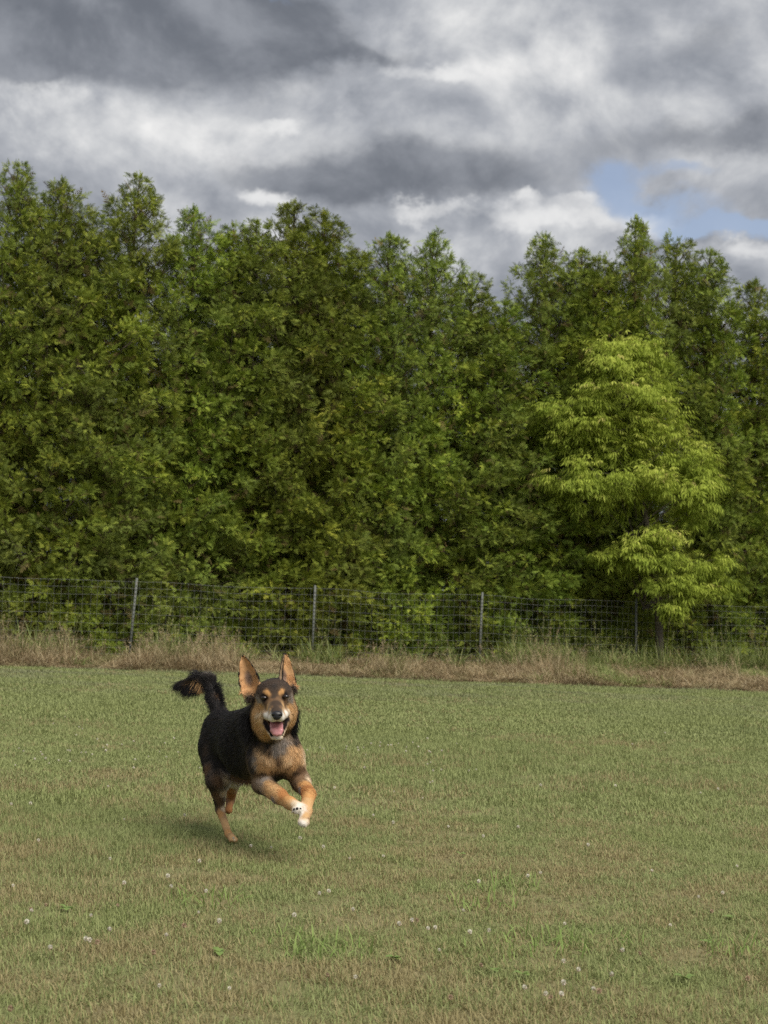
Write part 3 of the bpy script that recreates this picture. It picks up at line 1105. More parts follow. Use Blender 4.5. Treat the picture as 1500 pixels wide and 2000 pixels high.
def vnormals(V, Q):
    n = np.cross(V[Q[:, 2]] - V[Q[:, 0]], V[Q[:, 3]] - V[Q[:, 1]])
    N = np.zeros_like(V)
    for k in range(4):
        for ax in range(3):
            N[:, ax] += np.bincount(Q[:, k], n[:, ax], len(V))
    return unit(N)


lo = np.min([P(335, 1650, 4.85), P(335, 1265, 4.85), P(335, 1650, 5.95), P(335, 1265, 5.95)], 0)
hi = np.max([P(625, 1265, 5.95), P(625, 1265, 4.8)], 0)
lo[1], hi[1], lo[2] = 4.82, 5.95, -0.01
DF = Field(lo, hi, SDF_STEP)
BONES = []                   # (a, b, flow direction, fur length, kind) used for combing the coat


def bone(pa, pb, r1, r2, k=0.03, fur=0.02, region='body', flow=None):
    a, b = P(*pa), P(*pb)
    fn, l, h = f_cone(a, b, r1, r2)
    DF.union(fn, l, h, k)
    BONES.append((a, b, unit(b - a) if flow is None else unit(np.array(flow, float)), fur, region, max(r1, r2)))


def ball(pc, rad, k=0.02, fur=0.02, region='body', flow=(0, 1, -.3), M=None):
    c = P(*pc)
    fn, l, h = f_ell(c, rad, M)
    DF.union(fn, l, h, k)
    BONES.append((c, c + 1e-3, unit(np.array(flow, float)), fur, region, float(np.mean(rad))))


TAILWARD = np.array([-.38, .88, -.30])
# trunk
bone((533, 1462, 5.27), (484, 1453, 5.45), .085, .095, .05, .024, 'body', TAILWARD)
bone((482, 1453, 5.45), (437, 1449, 5.62), .092, .072, .05, .022, 'body', TAILWARD)
ball((434, 1438, 5.66), (.064, .080, .076), .04, .022, 'body', TAILWARD)
bone((505, 1418, 5.34), (430, 1421, 5.66), .058, .055, .05, .028, 'body', TAILWARD)
bone((533, 1492, 5.23), (482, 1488, 5.42), .055, .050, .05, .035, 'belly', (-.3, .6, -.7))
ball((541, 1470, 5.19), (.064, .05, .066), .04, .027, 'chest', (0, -.1, -1))
# neck and ruff
bone((536, 1385, 5.15), (528, 1440, 5.26), .072, .078, .05, .030, 'neck', (-.05, .45, -.9))
bone((530, 1395, 5.20), (500, 1418, 5.36), .066, .066, .05, .030, 'neck', TAILWARD)
# right hind leg (planted)
bone((420, 1462, 5.62), (427, 1522, 5.53), .060, .042, .035, .022, 'thigh', (-.1, .35, -.95))
ball((412, 1488, 5.66), (.028, .045, .055), .03, .026, 'thigh', (-.3, .5, -.8))
bone((425, 1524, 5.52), (430, 1580, 5.55), .036, .0165, .02, .010, 'hindleg', (0.05, .3, -1))
bone((430, 1582, 5.55), (446, 1628, 5.45), .0155, .0135, .012, .005, 'hindfoot')
bone((446, 1629, 5.44), (454, 1638, 5.39), .0140, .0150, .010, .004, 'hindpaw')
for dx_, dd_ in ((-5, .004), (-1.5, -.004), (2.5, -.004), (6, .004)):
    ball((455 + dx_, 1640.5, 5.375 + dd_), (.0070, .014, .009), .005, .004, 'hindpaw', (0, -1, -.3))
# left hind leg (lifted behind the belly)
bone((456, 1468, 5.68), (458, 1512, 5.60), .062, .038, .035, .025, 'thigh2', (0, .2, -1))
bone((458, 1516, 5.60), (450, 1562, 5.70), .030, .0155, .02, .008, 'hindleg2')
bone((450, 1562, 5.70), (446, 1582, 5.66), .0155, .014, .012, .005, 'hindfoot2')
ball((446, 1583, 5.65), (.0145, .020, .012), .01, .006, 'hindfoot2', (0, -1, -.4))
# right foreleg (reaching)
ball((514, 1480, 5.20), (.047, .058, .068), .035, .023, 'shoulder', (-.15, .1, -1))
bone((514, 1484, 5.19), (513, 1528, 5.20), .044, .035, .03, .014, 'shoulder', (-.1, .2, -1))
bone((513, 1530, 5.19), (545, 1554, 5.10), .0345, .0265, .02, .010, 'foreleg')
bone((545, 1555, 5.10), (567, 1569, 5.04), .0255, .0205, .015, .007, 'foreleg')
bone((566, 1568, 5.04), (581, 1577, 5.01), .0205, .0205, .012, .006, 'forepaw')
for dx_, dy_, dd_ in ((-7, 6, .0), (-1.5, 7.5, -.008), (5, 5.5, -.01), (9.5, 1.5, -.004)):
    ball((582 + dx_, 1576 + dy_, 5.0 + dd_), (.0095, .0120, .0115), .006, .006, 'forepaw', (.5, -.4, -.6))
# left foreleg (folded, coming forward)
ball((565, 1478, 5.19), (.044, .056, .066), .035, .023, 'shoulder', (.15, .1, -1))
bone((567, 1484, 5.18), (587, 1526, 5.20), .042, .032, .03, .014, 'shoulder', (.1, .2, -1))
bone((588, 1528, 5.19), (603, 1551, 5.07), .031, .0235, .02, .010, 'foreleg2')
bone((603, 1551, 5.07), (598, 1583, 5.01), .0235, .0185, .012, .007, 'foreleg2')
bone((598, 1585, 5.01), (594, 1599, 4.985), .0185, .0185, .012, .005, 'forepaw2')
for dx_, dy_, dd_ in ((-8, 5, .002), (-3, 8.5, -.006), (2.5, 8.5, -.006), (7, 4.5, .002)):
    ball((594 + dx_, 1600 + dy_, 4.972 + dd_), (.0082, .012, .0135), .005, .005, 'forepaw2', (-.1, -.4, -.9))
# tail
bone((432, 1404, 5.69), (418, 1366, 5.74), .032, .020, .03, .030, 'tail')
bone((417, 1366, 5.74), (408, 1334, 5.77), .019, .018, .02, .038, 'tail', (-.35, .1, .9))
bone((408, 1334, 5.77), (390, 1326, 5.79), .018, .014, .02, .050, 'tail', (-1, 0, .0))
bone((390, 1326, 5.79), (360, 1337, 5.81), .014, .007, .015, .050, 'tail', (-1, 0, -.35))
# head
E = D_EYE
ball((536, 1358, E + .065), (.066, .080, .060), .02, .012, 'head', (0, 1, .2))
ball((517, 1396, E + .085), (.034, .055, .054), .025, .021, 'cheek', (-.55, .5, -.6))
ball((556, 1394, E + .085), (.034, .055, .054), .025, .021, 'cheek', (.55, .5, -.6))
ball((526, 1420, E + .10), (.048, .050, .045), .025, .024, 'cheek', (-.3, .4, -.9))
bone((537, 1376, E + .01), (540.5, 1394, E - .082), .0350, .0215, .018, .004, 'muzzle', (0, 1, .1))
bone((520, 1395, E + .010), (533, 1403, E - .070), .0185, .0140, .010, .004, 'lip', (-.2, 1, -.1))
bone((557, 1392, E + .010), (548, 1402, E - .070), .0185, .0140, .010, .004, 'lip', (.2, 1, -.1))
ball((525, 1353, E + .014), (.016, .018, .011), .012, .006, 'head', (-.3, 1, .3))
ball((549, 1351, E + .014), (.016, .018, .011), .012, .006, 'head', (.3, 1, .3))
# lower jaw: two sides that meet at the chin
bone((515, 1405, E + .045), (532.5, 1439, E - .026), .015, .0070, .010, .006, 'jaw', (-.2, 1, .3))
bone((562, 1401, E + .045), (549, 1438, E - .026), .015, .0070, .010, .006, 'jaw', (.2, 1, .3))
bone((533.5, 1441, E - .028), (548, 1441, E - .028), .0068, .0068, .008, .006, 'jaw', (0, .6, -.8))
bone((538, 1424, E + .055), (540.5, 1440, E - .012), .032, .010, .010, .006, 'jaw', (0, 1, -.3))
# open mouth
mo = P(540, 1420, E - .038)
MM = np.array(Matrix.Rotation(math.radians(-24), 3, 'X'))
fn, l, h = f_ell(mo, (.0235, .072, .0240), MM)
DF.cut(fn, l, h, .006)
# dark lip lines from the corners of the mouth down to the chin
def skin_at(px, py, far=5.35):
    for Y in np.arange(4.86, far, .003):
        q = P(px, py, Y)
        i = tuple(np.clip(np.round((q - DF.lo) / SDF_STEP).astype(int), 0, np.array(DF.shape) - 1))
        if DF.d[i] < 0:
            return q
    return q


LIPS = []
for pts2 in (((516, 1409), (520, 1417), (526, 1427), (531, 1435)), ((560, 1405.5), (557, 1414), (553, 1425), (549.5, 1434))):
    for q0, q1 in zip(pts2[:-1], pts2[1:]):
        a_, b_ = skin_at(*q0), skin_at(*q1)
        LIPS.append((a_, b_))
for a_, b_ in LIPS:
    fn, l, h = f_cone(a_, b_, .0060, .0060)
    DF.cut(fn, l, h, .004)
# eye sockets
for q in ((516, 1363.5, E - .012), (558, 1361, E - .012)):
    fn, l, h = f_ell(P(*q), (.013, .012, .009))
    DF.cut(fn, l, h, .006)


# ears: cupped leaf shapes
def make_ear(base, tip, facing, prof, length_pad, cup, thick):
    a, b = P(*base), P(*tip)
    L = np.linalg.norm(b - a)
    l_ = (b - a) / L
    n_ = np.array(facing, float); n_ = unit(n_ - l_ * (n_ @ l_))
    w_ = np.cross(n_, l_)
    us, hw = zip(*prof)

    def local(X):
        q = X - a
        return (q @ l_) / L, q @ w_, q @ n_

    def fn(X):
        u, wv, nv = local(X)
        hwv = np.interp(u, us, hw)
        e = np.clip(np.abs(wv) / np.maximum(hwv, 1e-4), 0, 1.3)
        n0 = cup * (e ** 2 - .45) * np.clip(1.15 - .6 * u, .3, 1.2) + .012 * u * u
        d1 = np.abs(nv - n0) - thick
        d2 = np.abs(wv) - hwv
        d3 = np.maximum(u - 1.0, -.25 - u) * L
        return .75 * np.maximum(np.maximum(d1, d2 * .8), d3)
    return fn, np.minimum(a, b) - .06, np.maximum(a, b) + .06, local, us, hw


EARS = []
for args in (
    ((493, 1347, E + .085), (476.5, 1279, E + .105), (-.22, -1, -.12), [(-.25, .012), (-.12, .030), (0, .038), (.25, .0405), (.5, .034), (.75, .0225), (.9, .012), (1.0, .002)], 0, .026, .0052),
    ((559, 1345, E + .095), (553, 1277, E + .115), (.66, -.75, .05), [(-.25, .010), (-.12, .026), (0, .038), (.25, .038), (.5, .031), (.75, .020), (.9, .011), (1.0, .002)], 0, .024, .0052),
):
    ear = make_ear(*args)
    DF.union(ear[0], ear[1], ear[2], .012)
    EARS.append(ear)

V, Q = nets(DF)
V = smooth_mesh(V, Q, 2, .5)
# keep the largest connected shell only
par = np.arange(len(V))
for _ in range(400):
    mn = par[Q].min(1)
    new = par.copy()
    for k in range(4):
        np.minimum.at(new, Q[:, k], mn)
    new = new[new]
    if (new == par).all():
        break
    par = new
main = np.bincount(par).argmax()
keepv = par == main
remap = np.cumsum(keepv) - 1
Q = remap[Q[keepv[Q[:, 0]]]]
V = V[keepv]
N = vnormals(V, Q)
if np.mean(np.sum(N * (V - V.mean(0)), 1)) < 0:
    Q, N = Q[:, ::-1], -N

# ------------------------------------------------------------------ coat colours: soft patches anchored on the anatomy
BLACK, DKBRN, BROWN = (.014, .013, .014), (.060, .042, .031), (.17, .10, .055)
TAN, ORANGE, RUST = (.60, .37, .175), (.58, .315, .125), (.42, .19, .070)
CREAM, WHITE, GREY = (.72, .58, .41), (.84, .78, .70), (.30, .26, .23)
LTAN = (.82, .58, .34)
MOUTH, PINK = (.045, .015, .014), (.42, .15, .15)
SPOTS = [  # px, py, depth, radius (m), colour, weight
    # back, neck, flank
    (430, 1400, 5.68, .09, BLACK, 1), (460, 1400, 5.50, .09, BLACK, 1), (490, 1410, 5.36, .09, BLACK, 1), (450, 1440, 5.50, .09, BLACK, 1), (480, 1450, 5.36, .08, BLACK, 1.2),
    (470, 1480, 5.38, .07, BLACK, 1), (405, 1440, 5.63, .07, BLACK, 1), (440, 1475, 5.52, .06, BLACK, .9), (395, 1470, 5.66, .045, DKBRN, 1), (405, 1500, 5.60, .028, BROWN, .5), (398, 1510, 5.60, .03, DKBRN, 1.1), (415, 1490, 5.56, .03, BLACK, 1), (408, 1465, 5.60, .02, DKBRN, .6), (395, 1430, 5.72, .06, BLACK, 1),
    (560, 1430, 5.40, .10, BLACK, 1), (500, 1440, 5.60, .12, BLACK, 1), (540, 1470, 5.50, .10, BLACK, .8), (480, 1400, 5.75, .08, BLACK, .8),
    (484, 1385, 5.18, .05, BLACK, 1.6), (500, 1432, 5.16, .035, BLACK, 1.5), (482, 1415, 5.20, .05, BLACK, 1.5), (515, 1446, 5.12, .022, BLACK, 1.6), (585, 1395, 5.16, .03, BLACK, 2.2), (582, 1420, 5.17, .03, BLACK, 2.0),
    (575, 1440, 5.13, .022, DKBRN, 1.6), (508, 1446, 5.12, .026, BLACK, 2.2), (524, 1451, 5.10, .018, BLACK, 2.0), (496, 1440, 5.14, .03, BLACK, 2.0), (540, 1455, 5.12, .022, GREY, 1.3), (556, 1450, 5.11, .02, GREY, 1.2), (528, 1449, 5.12, .018, BLACK, 1.2),  # black ring below the jaw: dark ruff plus its shadow painted in
    # chest and shoulders
    (512, 1465, 5.12, .038, TAN, 1.5), (492, 1462, 5.18, .022, BLACK, 1.4), (490, 1480, 5.20, .022, BLACK, 1.2), (494, 1500, 5.22, .022, BLACK, 1.2), (520, 1475, 5.11, .040, TAN, 1.3), (580, 1465, 5.12, .042, TAN, 1.5), (565, 1475, 5.10, .035, TAN, 1.2), (545, 1482, 5.12, .018, BROWN, .8),
    (596, 1475, 5.18, .025, CREAM, 1.2), (495, 1480, 5.14, .022, GREY, .9), (510, 1490, 5.12, .035, TAN, 1.2), (494, 1500, 5.16, .014, GREY, .8),
    (548, 1510, 5.16, .026, DKBRN, 1.2), (545, 1520, 5.20, .04, BLACK, 1.0), (584, 1502, 5.13, .020, BROWN, 1.0), (572, 1490, 5.11, .028, TAN, 1.2), (525, 1492, 5.11, .026, TAN, 1.2), (510, 1510, 5.14, .020, BROWN, 1.2),
    # dark collar of the ruff over the chest, grey middle, mottled shoulder tops
    (503, 1452, 5.12, .014, BLACK, 2.4), (517, 1457, 5.11, .013, BLACK, 2.2), (530, 1462, 5.11, .011, DKBRN, 2.0), (572, 1447, 5.13, .013, BLACK, 2.2), (583, 1446, 5.15, .013, DKBRN, 1.8), (542, 1462, 5.11, .014, GREY, 2.0), (553, 1458, 5.11, .012, GREY, 1.8),
    (545, 1474, 5.11, .010, BROWN, 1.6), (500, 1492, 5.14, .012, GREY, 1.4), (530, 1498, 5.11, .012, BROWN, 1.5), (514, 1508, 5.13, .013, DKBRN, 1.8), (504, 1510, 5.15, .012, BROWN, 1.6), (562, 1496, 5.10, .012, BROWN, 1.5), (590, 1500, 5.13, .011, BROWN, 1.6), (578, 1508, 5.13, .012, DKBRN, 1.5),
    (500, 1386, E + .035, .013, LTAN, 1.6), (573, 1384, E + .035, .012, LTAN, 1.6), (503, 1406, E + .045, .016, LTAN, 1.4), (514, 1426, E + .05, .014, LTAN, 1.2), (572, 1404, E + .045, .014, LTAN, 1.3),
    # lighter bib
    (512, 1470, 5.11, .028, LTAN, 1.6), (580, 1468, 5.10, .03, LTAN, 1.6), (524, 1482, 5.10, .024, LTAN, 1.2), (565, 1482, 5.09, .024, LTAN, 1.2), (590, 1478, 5.14, .02, LTAN, 1.4),
    # belly
    (480, 1515, 5.40, .035, BROWN, .8), (500, 1528, 5.32, .035, BROWN, .9), (520, 1525, 5.28, .03, TAN, .7), (452, 1522, 5.56, .035, WHITE, 2.4), (460, 1512, 5.58, .03, WHITE, 1.8), (450, 1518, 5.62, .03, WHITE, 2),
    # right foreleg
    (515, 1525, 5.14, .024, GREY, .6), (508, 1550, 5.17, .012, DKBRN, 1.0), (525, 1545, 5.13, .024, TAN, 1.0), (520, 1530, 5.12, .020, TAN, 1.0), (535, 1548, 5.08, .022, TAN, 1.2),
    (530, 1562, 5.12, .014, GREY, .8), (552, 1550, 5.06, .024, RUST, 1.3), (565, 1558, 5.02, .018, ORANGE, 1.4), (548, 1568, 5.08, .012, TAN, .8), (566, 1572, 5.02, .014, TAN, 1.1),
    (575, 1570, 4.99, .014, CREAM, 1.5), (584, 1574, 4.98, .014, WHITE, 1.8), (590, 1580, 4.99, .012, WHITE, 1.6), (576, 1584, 5.00, .010, WHITE, 1.2),
    # left foreleg
    (590, 1515, 5.13, .022, BROWN, 1.3), (602, 1520, 5.14, .020, CREAM, .8), (597, 1530, 5.10, .018, ORANGE, 1.4), (600, 1538, 5.05, .020, RUST, 1.3), (585, 1545, 5.17, .012, GREY, 1.0), (605, 1550, 5.04, .018, ORANGE, 1.4),
    (602, 1570, 4.99, .022, TAN, 1.5), (597, 1590, 4.97, .016, TAN, 1.4), (590, 1606, 4.95, .012, WHITE, 1.6), (596, 1600, 4.95, .010, CREAM, 1.3), (602, 1596, 4.99, .008, BROWN, .8),
    # hind legs
    (410, 1535, 5.55, .028, DKBRN, 1.2), (402, 1520, 5.57, .04, DKBRN, 1.1), (428, 1520, 5.48, .022, BROWN, 1.2), (438, 1515, 5.50, .016, CREAM, 1.1), (425, 1548, 5.50, .020, BROWN, 1.2), (436, 1545, 5.51, .014, CREAM, 1.2),
    (418, 1565, 5.55, .016, DKBRN, 1.2), (428, 1565, 5.51, .015, BROWN, 1.1), (436, 1578, 5.53, .008, CREAM, .9), (428, 1592, 5.53, .014, ORANGE, 1.2), (436, 1610, 5.48, .018, TAN, 1.4), (446, 1612, 5.45, .010, TAN, .9), (440, 1630, 5.46, .014, ORANGE, 1.0),
    (455, 1638, 5.36, .018, TAN, 1.5), (459, 1641, 5.355, .007, CREAM, 1), (446, 1550, 5.66, .022, RUST, 1.3), (452, 1540, 5.60, .02, ORANGE, 1.0), (447, 1580, 5.65, .02, RUST, 1.5),
    # tail
    (425, 1385, 5.70, .04, BLACK, 1.3), (412, 1350, 5.74, .04, BLACK, 1.3), (395, 1320, 5.78, .035, BLACK, 1.2), (355, 1338, 5.80, .03, BLACK, 1.4), (412, 1322, 5.78, .02, GREY, .7),
    (428, 1368, 5.72, .016, BROWN, 1.1), (384, 1336, 5.78, .016, TAN, 1.6), (372, 1340, 5.79, .014, TAN, 1.3), (396, 1345, 5.77, .014, BROWN, 1.2), (392, 1352, 5.76, .010, BROWN, 1.0),
    # head
    (536, 1332, E + .02, .035, DKBRN, 1.5), (536, 1322, E + .07, .035, BLACK, 1.3), (500, 1350, E + .05, .024, DKBRN, 1.5), (575, 1345, E + .05, .022, DKBRN, 1.5), (537, 1350, E - .005, .013, DKBRN, 1.7), (520, 1340, E + .02, .018, DKBRN, 1.2), (553, 1338, E + .02, .018, DKBRN, 1.2),
    (523.5, 1354.5, E - .004, .0090, ORANGE, 3.4), (549, 1352, E - .004, .0090, ORANGE, 3.4), (511, 1352, E + .01, .012, DKBRN, 1.8), (562, 1349, E + .01, .012, DKBRN, 1.8), (530, 1366, E - .008, .008, BROWN, 2.0), (544, 1364.5, E - .008, .008, BROWN, 2.0), (537, 1340, E + .0, .016, BLACK, 1.5), (537, 1360, E - .01, .010, DKBRN, 2.2), (516, 1364, E - .005, .012, BLACK, 3.4), (558, 1361, E - .005, .012, BLACK, 3.4),
    (507, 1373, E + .022, .014, GREY, 1.3), (567, 1371, E + .022, .014, GREY, 1.3), (520, 1376, E + .01, .012, BROWN, 1.3), (557, 1373, E + .01, .012, BROWN, 1.2), (537, 1372, E - .025, .013, DKBRN, 1.7), (538, 1380, E - .05, .011, DKBRN, 1.9), (540, 1386, E - .07, .009, DKBRN, 1.5),
    (522, 1382, E - .02, .011, TAN, 1.4), (554, 1380, E - .02, .010, TAN, 1.4), (528, 1383, E - .03, .006, BROWN, 1.4), (548, 1381, E - .03, .006, BROWN, 1.4), (512, 1382, E + .01, .014, TAN, 1.3), (564, 1380, E + .01, .014, TAN, 1.3), (500, 1385, E + .035, .018, TAN, 1.4), (573, 1383, E + .035, .017, TAN, 1.4),
    (518, 1396, E - .01, .010, WHITE, 1.7), (527, 1402, E - .05, .011, WHITE, 1.9), (552, 1400, E - .05, .011, WHITE, 1.9), (560, 1393, E - .01, .010, WHITE, 1.6), (540, 1384, E - .05, .012, DKBRN, 2.2), (526, 1390, E - .05, .008, TAN, .7), (554, 1388, E - .05, .008, TAN, .7), (520, 1411, E + .0, .006, BLACK, 2.2), (525, 1422, E - .01, .006, BLACK, 2.0), (560, 1407, E + .0, .006, BLACK, 2.2), (556, 1418, E - .01, .006, BLACK, 2.0), (540, 1408, E - .08, .010, WHITE, 1.4), (507, 1392, E + .015, .010, CREAM, 1.1), (566, 1389, E + .015, .010, CREAM, 1.1),
    (498, 1402, E + .04, .022, TAN, 1.2), (502, 1418, E + .05, .024, TAN, 1.5), (573, 1405, E + .045, .022, TAN, 1.4), (568, 1420, E + .06, .018, BROWN, 1.4), (515, 1430, E + .05, .020, TAN, 1.5), (524, 1436, E + .05, .014, TAN, 1.1), (505, 1432, E + .07, .014, BROWN, 1.2),
    (540, 1444, E - .03, .011, WHITE, 2.0), (530, 1436, E - .02, .010, CREAM, 1.7), (551, 1434, E - .02, .010, CREAM, 1.7), (524, 1420, E + .01, .008, DKBRN, 1.4), (556, 1418, E + .01, .008, DKBRN, 1.4),
]
def on_skin(s):
    """Settle a patch onto the skin when it lies close under or over it."""
    p = P(*s[:3])
    q = skin_at(s[0], s[1], 5.92)
    return q if abs(q[1] - p[1]) < .075 and s[3] < .03 else p


SC_ = np.array([on_skin(s) for s in SPOTS])
SR = np.array([s[3] for s in SPOTS])
SCOL = np.array([s[4] for s in SPOTS])
SW = np.array([s[5] for s in SPOTS])


def vnoise(X, f, seed=0):
    """Cheap smooth noise from a few sines."""
    r = np.random.default_rng(seed)
    s = 0
    for i in range(5):
        k = r.normal(0, 1, 3) * f
        s = s + np.sin(X @ k + r.uniform(0, 6.28))
    return s / 5


def coat(X):
    """Colour of the coat at points X."""
    Xn = X + .009 * np.stack([vnoise(X, 90, i) for i in range(3)], -1) + .005 * np.stack([vnoise(X, 260, i + 5) for i in range(3)], -1)
    acc, wsum = np.zeros_like(X), np.full((len(X), 1), 1e-9)
    for c, r_, col, w_ in zip(SC_, SR, SCOL, SW):
        d2 = np.sum((Xn - c) ** 2, 1) / (r_ * r_)
        wt = (w_ / (.16 + d2) ** 2.4)[:, None]
        acc += wt * col
        wsum += wt
    col = acc / wsum
    # inside of the mouth
    q = (X - mo) @ MM.T
    e = np.sum((q / np.array([.0245, .073, .0250])) ** 2, 1)
    col[e < 1.02] = MOUTH
    for a_, b_ in LIPS:
        ba = b_ - a_
        t = np.clip(((X - a_) @ ba) / (ba @ ba), 0, 1)
        d = np.linalg.norm(X - a_ - t[:, None] * ba, axis=1)
        col[d < .0082] = (.016, .011, .011)
    # ears
    for gi, (fn, l, h, local, us, hw) in enumerate(EARS):
        near = np.all((X > l) & (X < h), 1)
        idx = np.where(near)[0]
        d = fn(X[idx])
        u, wv, nv = local(X[idx])
        on = (d < .004) & (u > -.2)
        hwv = np.interp(u, us, hw)
        en = wv / np.maximum(hwv, 1e-3)
        inner = nv > (.026 if gi == 0 else .024) * (en ** 2 - .45) * np.clip(1.15 - .6 * u, .3, 1.2) + .012 * u * u
        hol = np.clip(1.25 - ((en - .12) / .42) ** 2 - ((u - .32) / .24) ** 2, 0, 1)[:, None] ** .8
        c_in = np.array([.25, .165, .125]) * hol + np.array([.64, .37, .18]) * (1 - hol)
        c_in = c_in * (1 + .22 * vnoise(X[idx], 130, 40))[:, None]
        c = np.where(inner[:, None], c_in, np.array([.075, .050, .035]))
        edge = (np.abs(en) + .10 * vnoise(X[idx], 160, 41) > .90) | (u > .95)
        if gi == 1:
            c = np.where((inner & (en > .5))[:, None], np.array([.30, .21, .13]), c)
            edge = ((en > .18) & (en < .50)) | (en < -.92) | (u > .95)
        c[edge & (u > .1)] = (.020, .016, .015)
        wgt = np.clip((u + .16) / .12, 0, 1)[:, None]
        col[idx[on]] = (col[idx] * (1 - wgt) + c * wgt)[on]
    return col


vc = coat(V)
mcoat, nt = mat('dog_skin')
a = nt.n('ShaderNodeAttribute', attribute_name='coat')
finish(nt, nt.mix(1.0, a.outputs['Color'], (.9, .9, .9), 'MULTIPLY'), .75, spec=.12)
dog = bpy.data.objects.new('dog', None)
COL.objects.link(dog)
DOG0 = P(480, 1645, 5.38) * [1, 1, 0]
dog.location = DOG0
tag(dog, 'black and tan dog running across the lawn, mouth open, ears and tail up', 'dog')
body = add('body', fast_mesh('body', V - DOG0, Q, [mcoat], {'coat': vc}, smooth=True), dog)

# ------------------------------------------------------------------ fur (hair curves rooted on the body)
mfur, nt = mat('dog_fur')
a = nt.n('ShaderNodeAttribute', attribute_name='coat')
finish(nt, a.outputs['Color'], .45, spec=.22)
r = np.random.default_rng(99)
tri = np.vstack([Q[:, [0, 1, 2]], Q[:, [0, 2, 3]]])
ar = .5 * np.linalg.norm(np.cross(V[tri[:, 1]] - V[tri[:, 0]], V[tri[:, 2]] - V[tri[:, 0]]), axis=1)
NF = 290000
pick = r.choice(len(tri), NF, p=ar / ar.sum())
b1, b2 = r.uniform(0, 1, NF), r.uniform(0, 1, NF)
sw = b1 + b2 > 1
b1[sw], b2[sw] = 1 - b1[sw], 1 - b2[sw]
T = tri[pick]
X = V[T[:, 0]] + b1[:, None] * (V[T[:, 1]] - V[T[:, 0]]) + b2[:, None] * (V[T[:, 2]] - V[T[:, 0]])
Nn = unit(N[T[:, 0]] * (1 - b1 - b2)[:, None] + N[T[:, 1]] * b1[:, None] + N[T[:, 2]] * b2[:, None])
wsum = np.zeros((NF, 1)); flow = np.zeros((NF, 3)); flen = np.zeros((NF, 1))
for (a_, b_, fl, fu, reg, rr) in BONES:
    ba = b_ - a_
    t = np.clip(((X - a_) @ ba) / (ba @ ba + 1e-12), 0, 1)
    d = np.maximum(np.linalg.norm(X - a_ - t[:, None] * ba, axis=1) - rr, 0) + .006
    wt = (d ** -3)[:, None]
    wsum += wt; flow += wt * fl; flen += wt * fu
flow /= wsum
flen = (flen / wsum)[:, 0]
# bare or very short: mouth, nose, eye rims, inner ears
q = (X - mo) @ MM.T
inmouth = np.sum((q / np.array([.0250, .074, .0255])) ** 2, 1) < 1.05
eye_c = [P(516, 1363.5, E - .008), P(558, 1361, E - .008)]
near_eye = np.min([np.linalg.norm(X - c, axis=1) for c in eye_c], 0)
nose_c = P(541, 1396, E - .10)
near_nose = np.linalg.norm(X - nose_c, axis=1)
for a_, b_ in LIPS:
    ba = b_ - a_
    t = np.clip(((X - a_) @ ba) / (ba @ ba), 0, 1)
    inmouth |= np.linalg.norm(X - a_ - t[:, None] * ba, axis=1) < .0082
bad = inmouth | (near_eye < .0165) | (near_nose < .018)
flen = np.where(near_eye < .03, np.minimum(flen, .004), flen)
for (fn, l, h, local, us, hw) in EARS:
    idx = np.where(np.all((X > l) & (X < h), 1))[0]
    d = fn(X[idx]); u, wv, nv = local(X[idx])
    on = (d < .004) & (u > .05)
    flen[idx[on]] = np.where(u[on] < .35, .011, .006)
    lt = unit(P(476.5, 1279, E + .105) - P(491, 1347, E + .085))
    flow[idx[on]] = lt * .8 + np.sign(wv[on])[:, None] * np.array([.3, 0, 0])
# long feathering under the tail and behind the thigh
tailmask = np.zeros(NF, bool)
keep = ~bad
X, Nn, flow, flen = X[keep], Nn[keep], flow[keep], flen[keep]
n_ = len(X)
fl_t = unit(flow - Nn * np.sum(flow * Nn, 1)[:, None] + 1e-6)
lay = np.clip(.24 + .08 * r.normal(0, 1, n_), .15, .8)           # how far the hair stands up
clump = np.stack([vnoise(X, 150, 20 + i) for i in range(3)], -1)
d0 = unit(Nn * (lay * 1.0)[:, None] + fl_t + .11 * clump + r.normal(0, .10, (n_, 3)))
d1 = unit(fl_t + Nn * .12 + .15 * clump + np.array([0, 0, -.18]) + r.normal(0, .10, (n_, 3)))
ln = flen * r.uniform(.6, 1.15, n_)
p0 = X - Nn * .001
p1 = p0 + d0 * (ln * .33)[:, None]
p2 = p1 + unit(d0 + d1) * (ln * .33)[:, None]
p3 = p2 + d1 * (ln * .34)[:, None]
pts_ = np.stack([p0, p1, p2, p3], 1)
hc = coat(X)
Xs = X - fl_t * (.82 * np.sum(X * fl_t, 1))[:, None]
streak = vnoise(Xs, 75, 50) + .7 * vnoise(Xs, 170, 51)
lum = hc.mean(1, keepdims=True)
onbody = np.clip((X[:, 1] - 5.10) / .05, 0, 1)[:, None]              # brindling behind the face
br1 = np.clip(vnoise(Xs, 48, 60) * 1.8 - .25, 0, 1)[:, None] * onbody
hc = hc * (1 - .55 * br1 * (lum > .10)) + np.array([.10, .062, .035]) * .30 * br1 * (lum <= .06) + np.array(DKBRN) * .40 * br1 * (lum > .10)
lum = hc.mean(1, keepdims=True)
hc = np.clip(hc * (1 + .30 * streak[:, None] + r.normal(0, .06, (n_, 1))) + np.maximum(streak, 0)[:, None] * .032 * (lum < .06), .004, .9)  # sheen on black hair is painted in as paler streaks
EXTRA = []


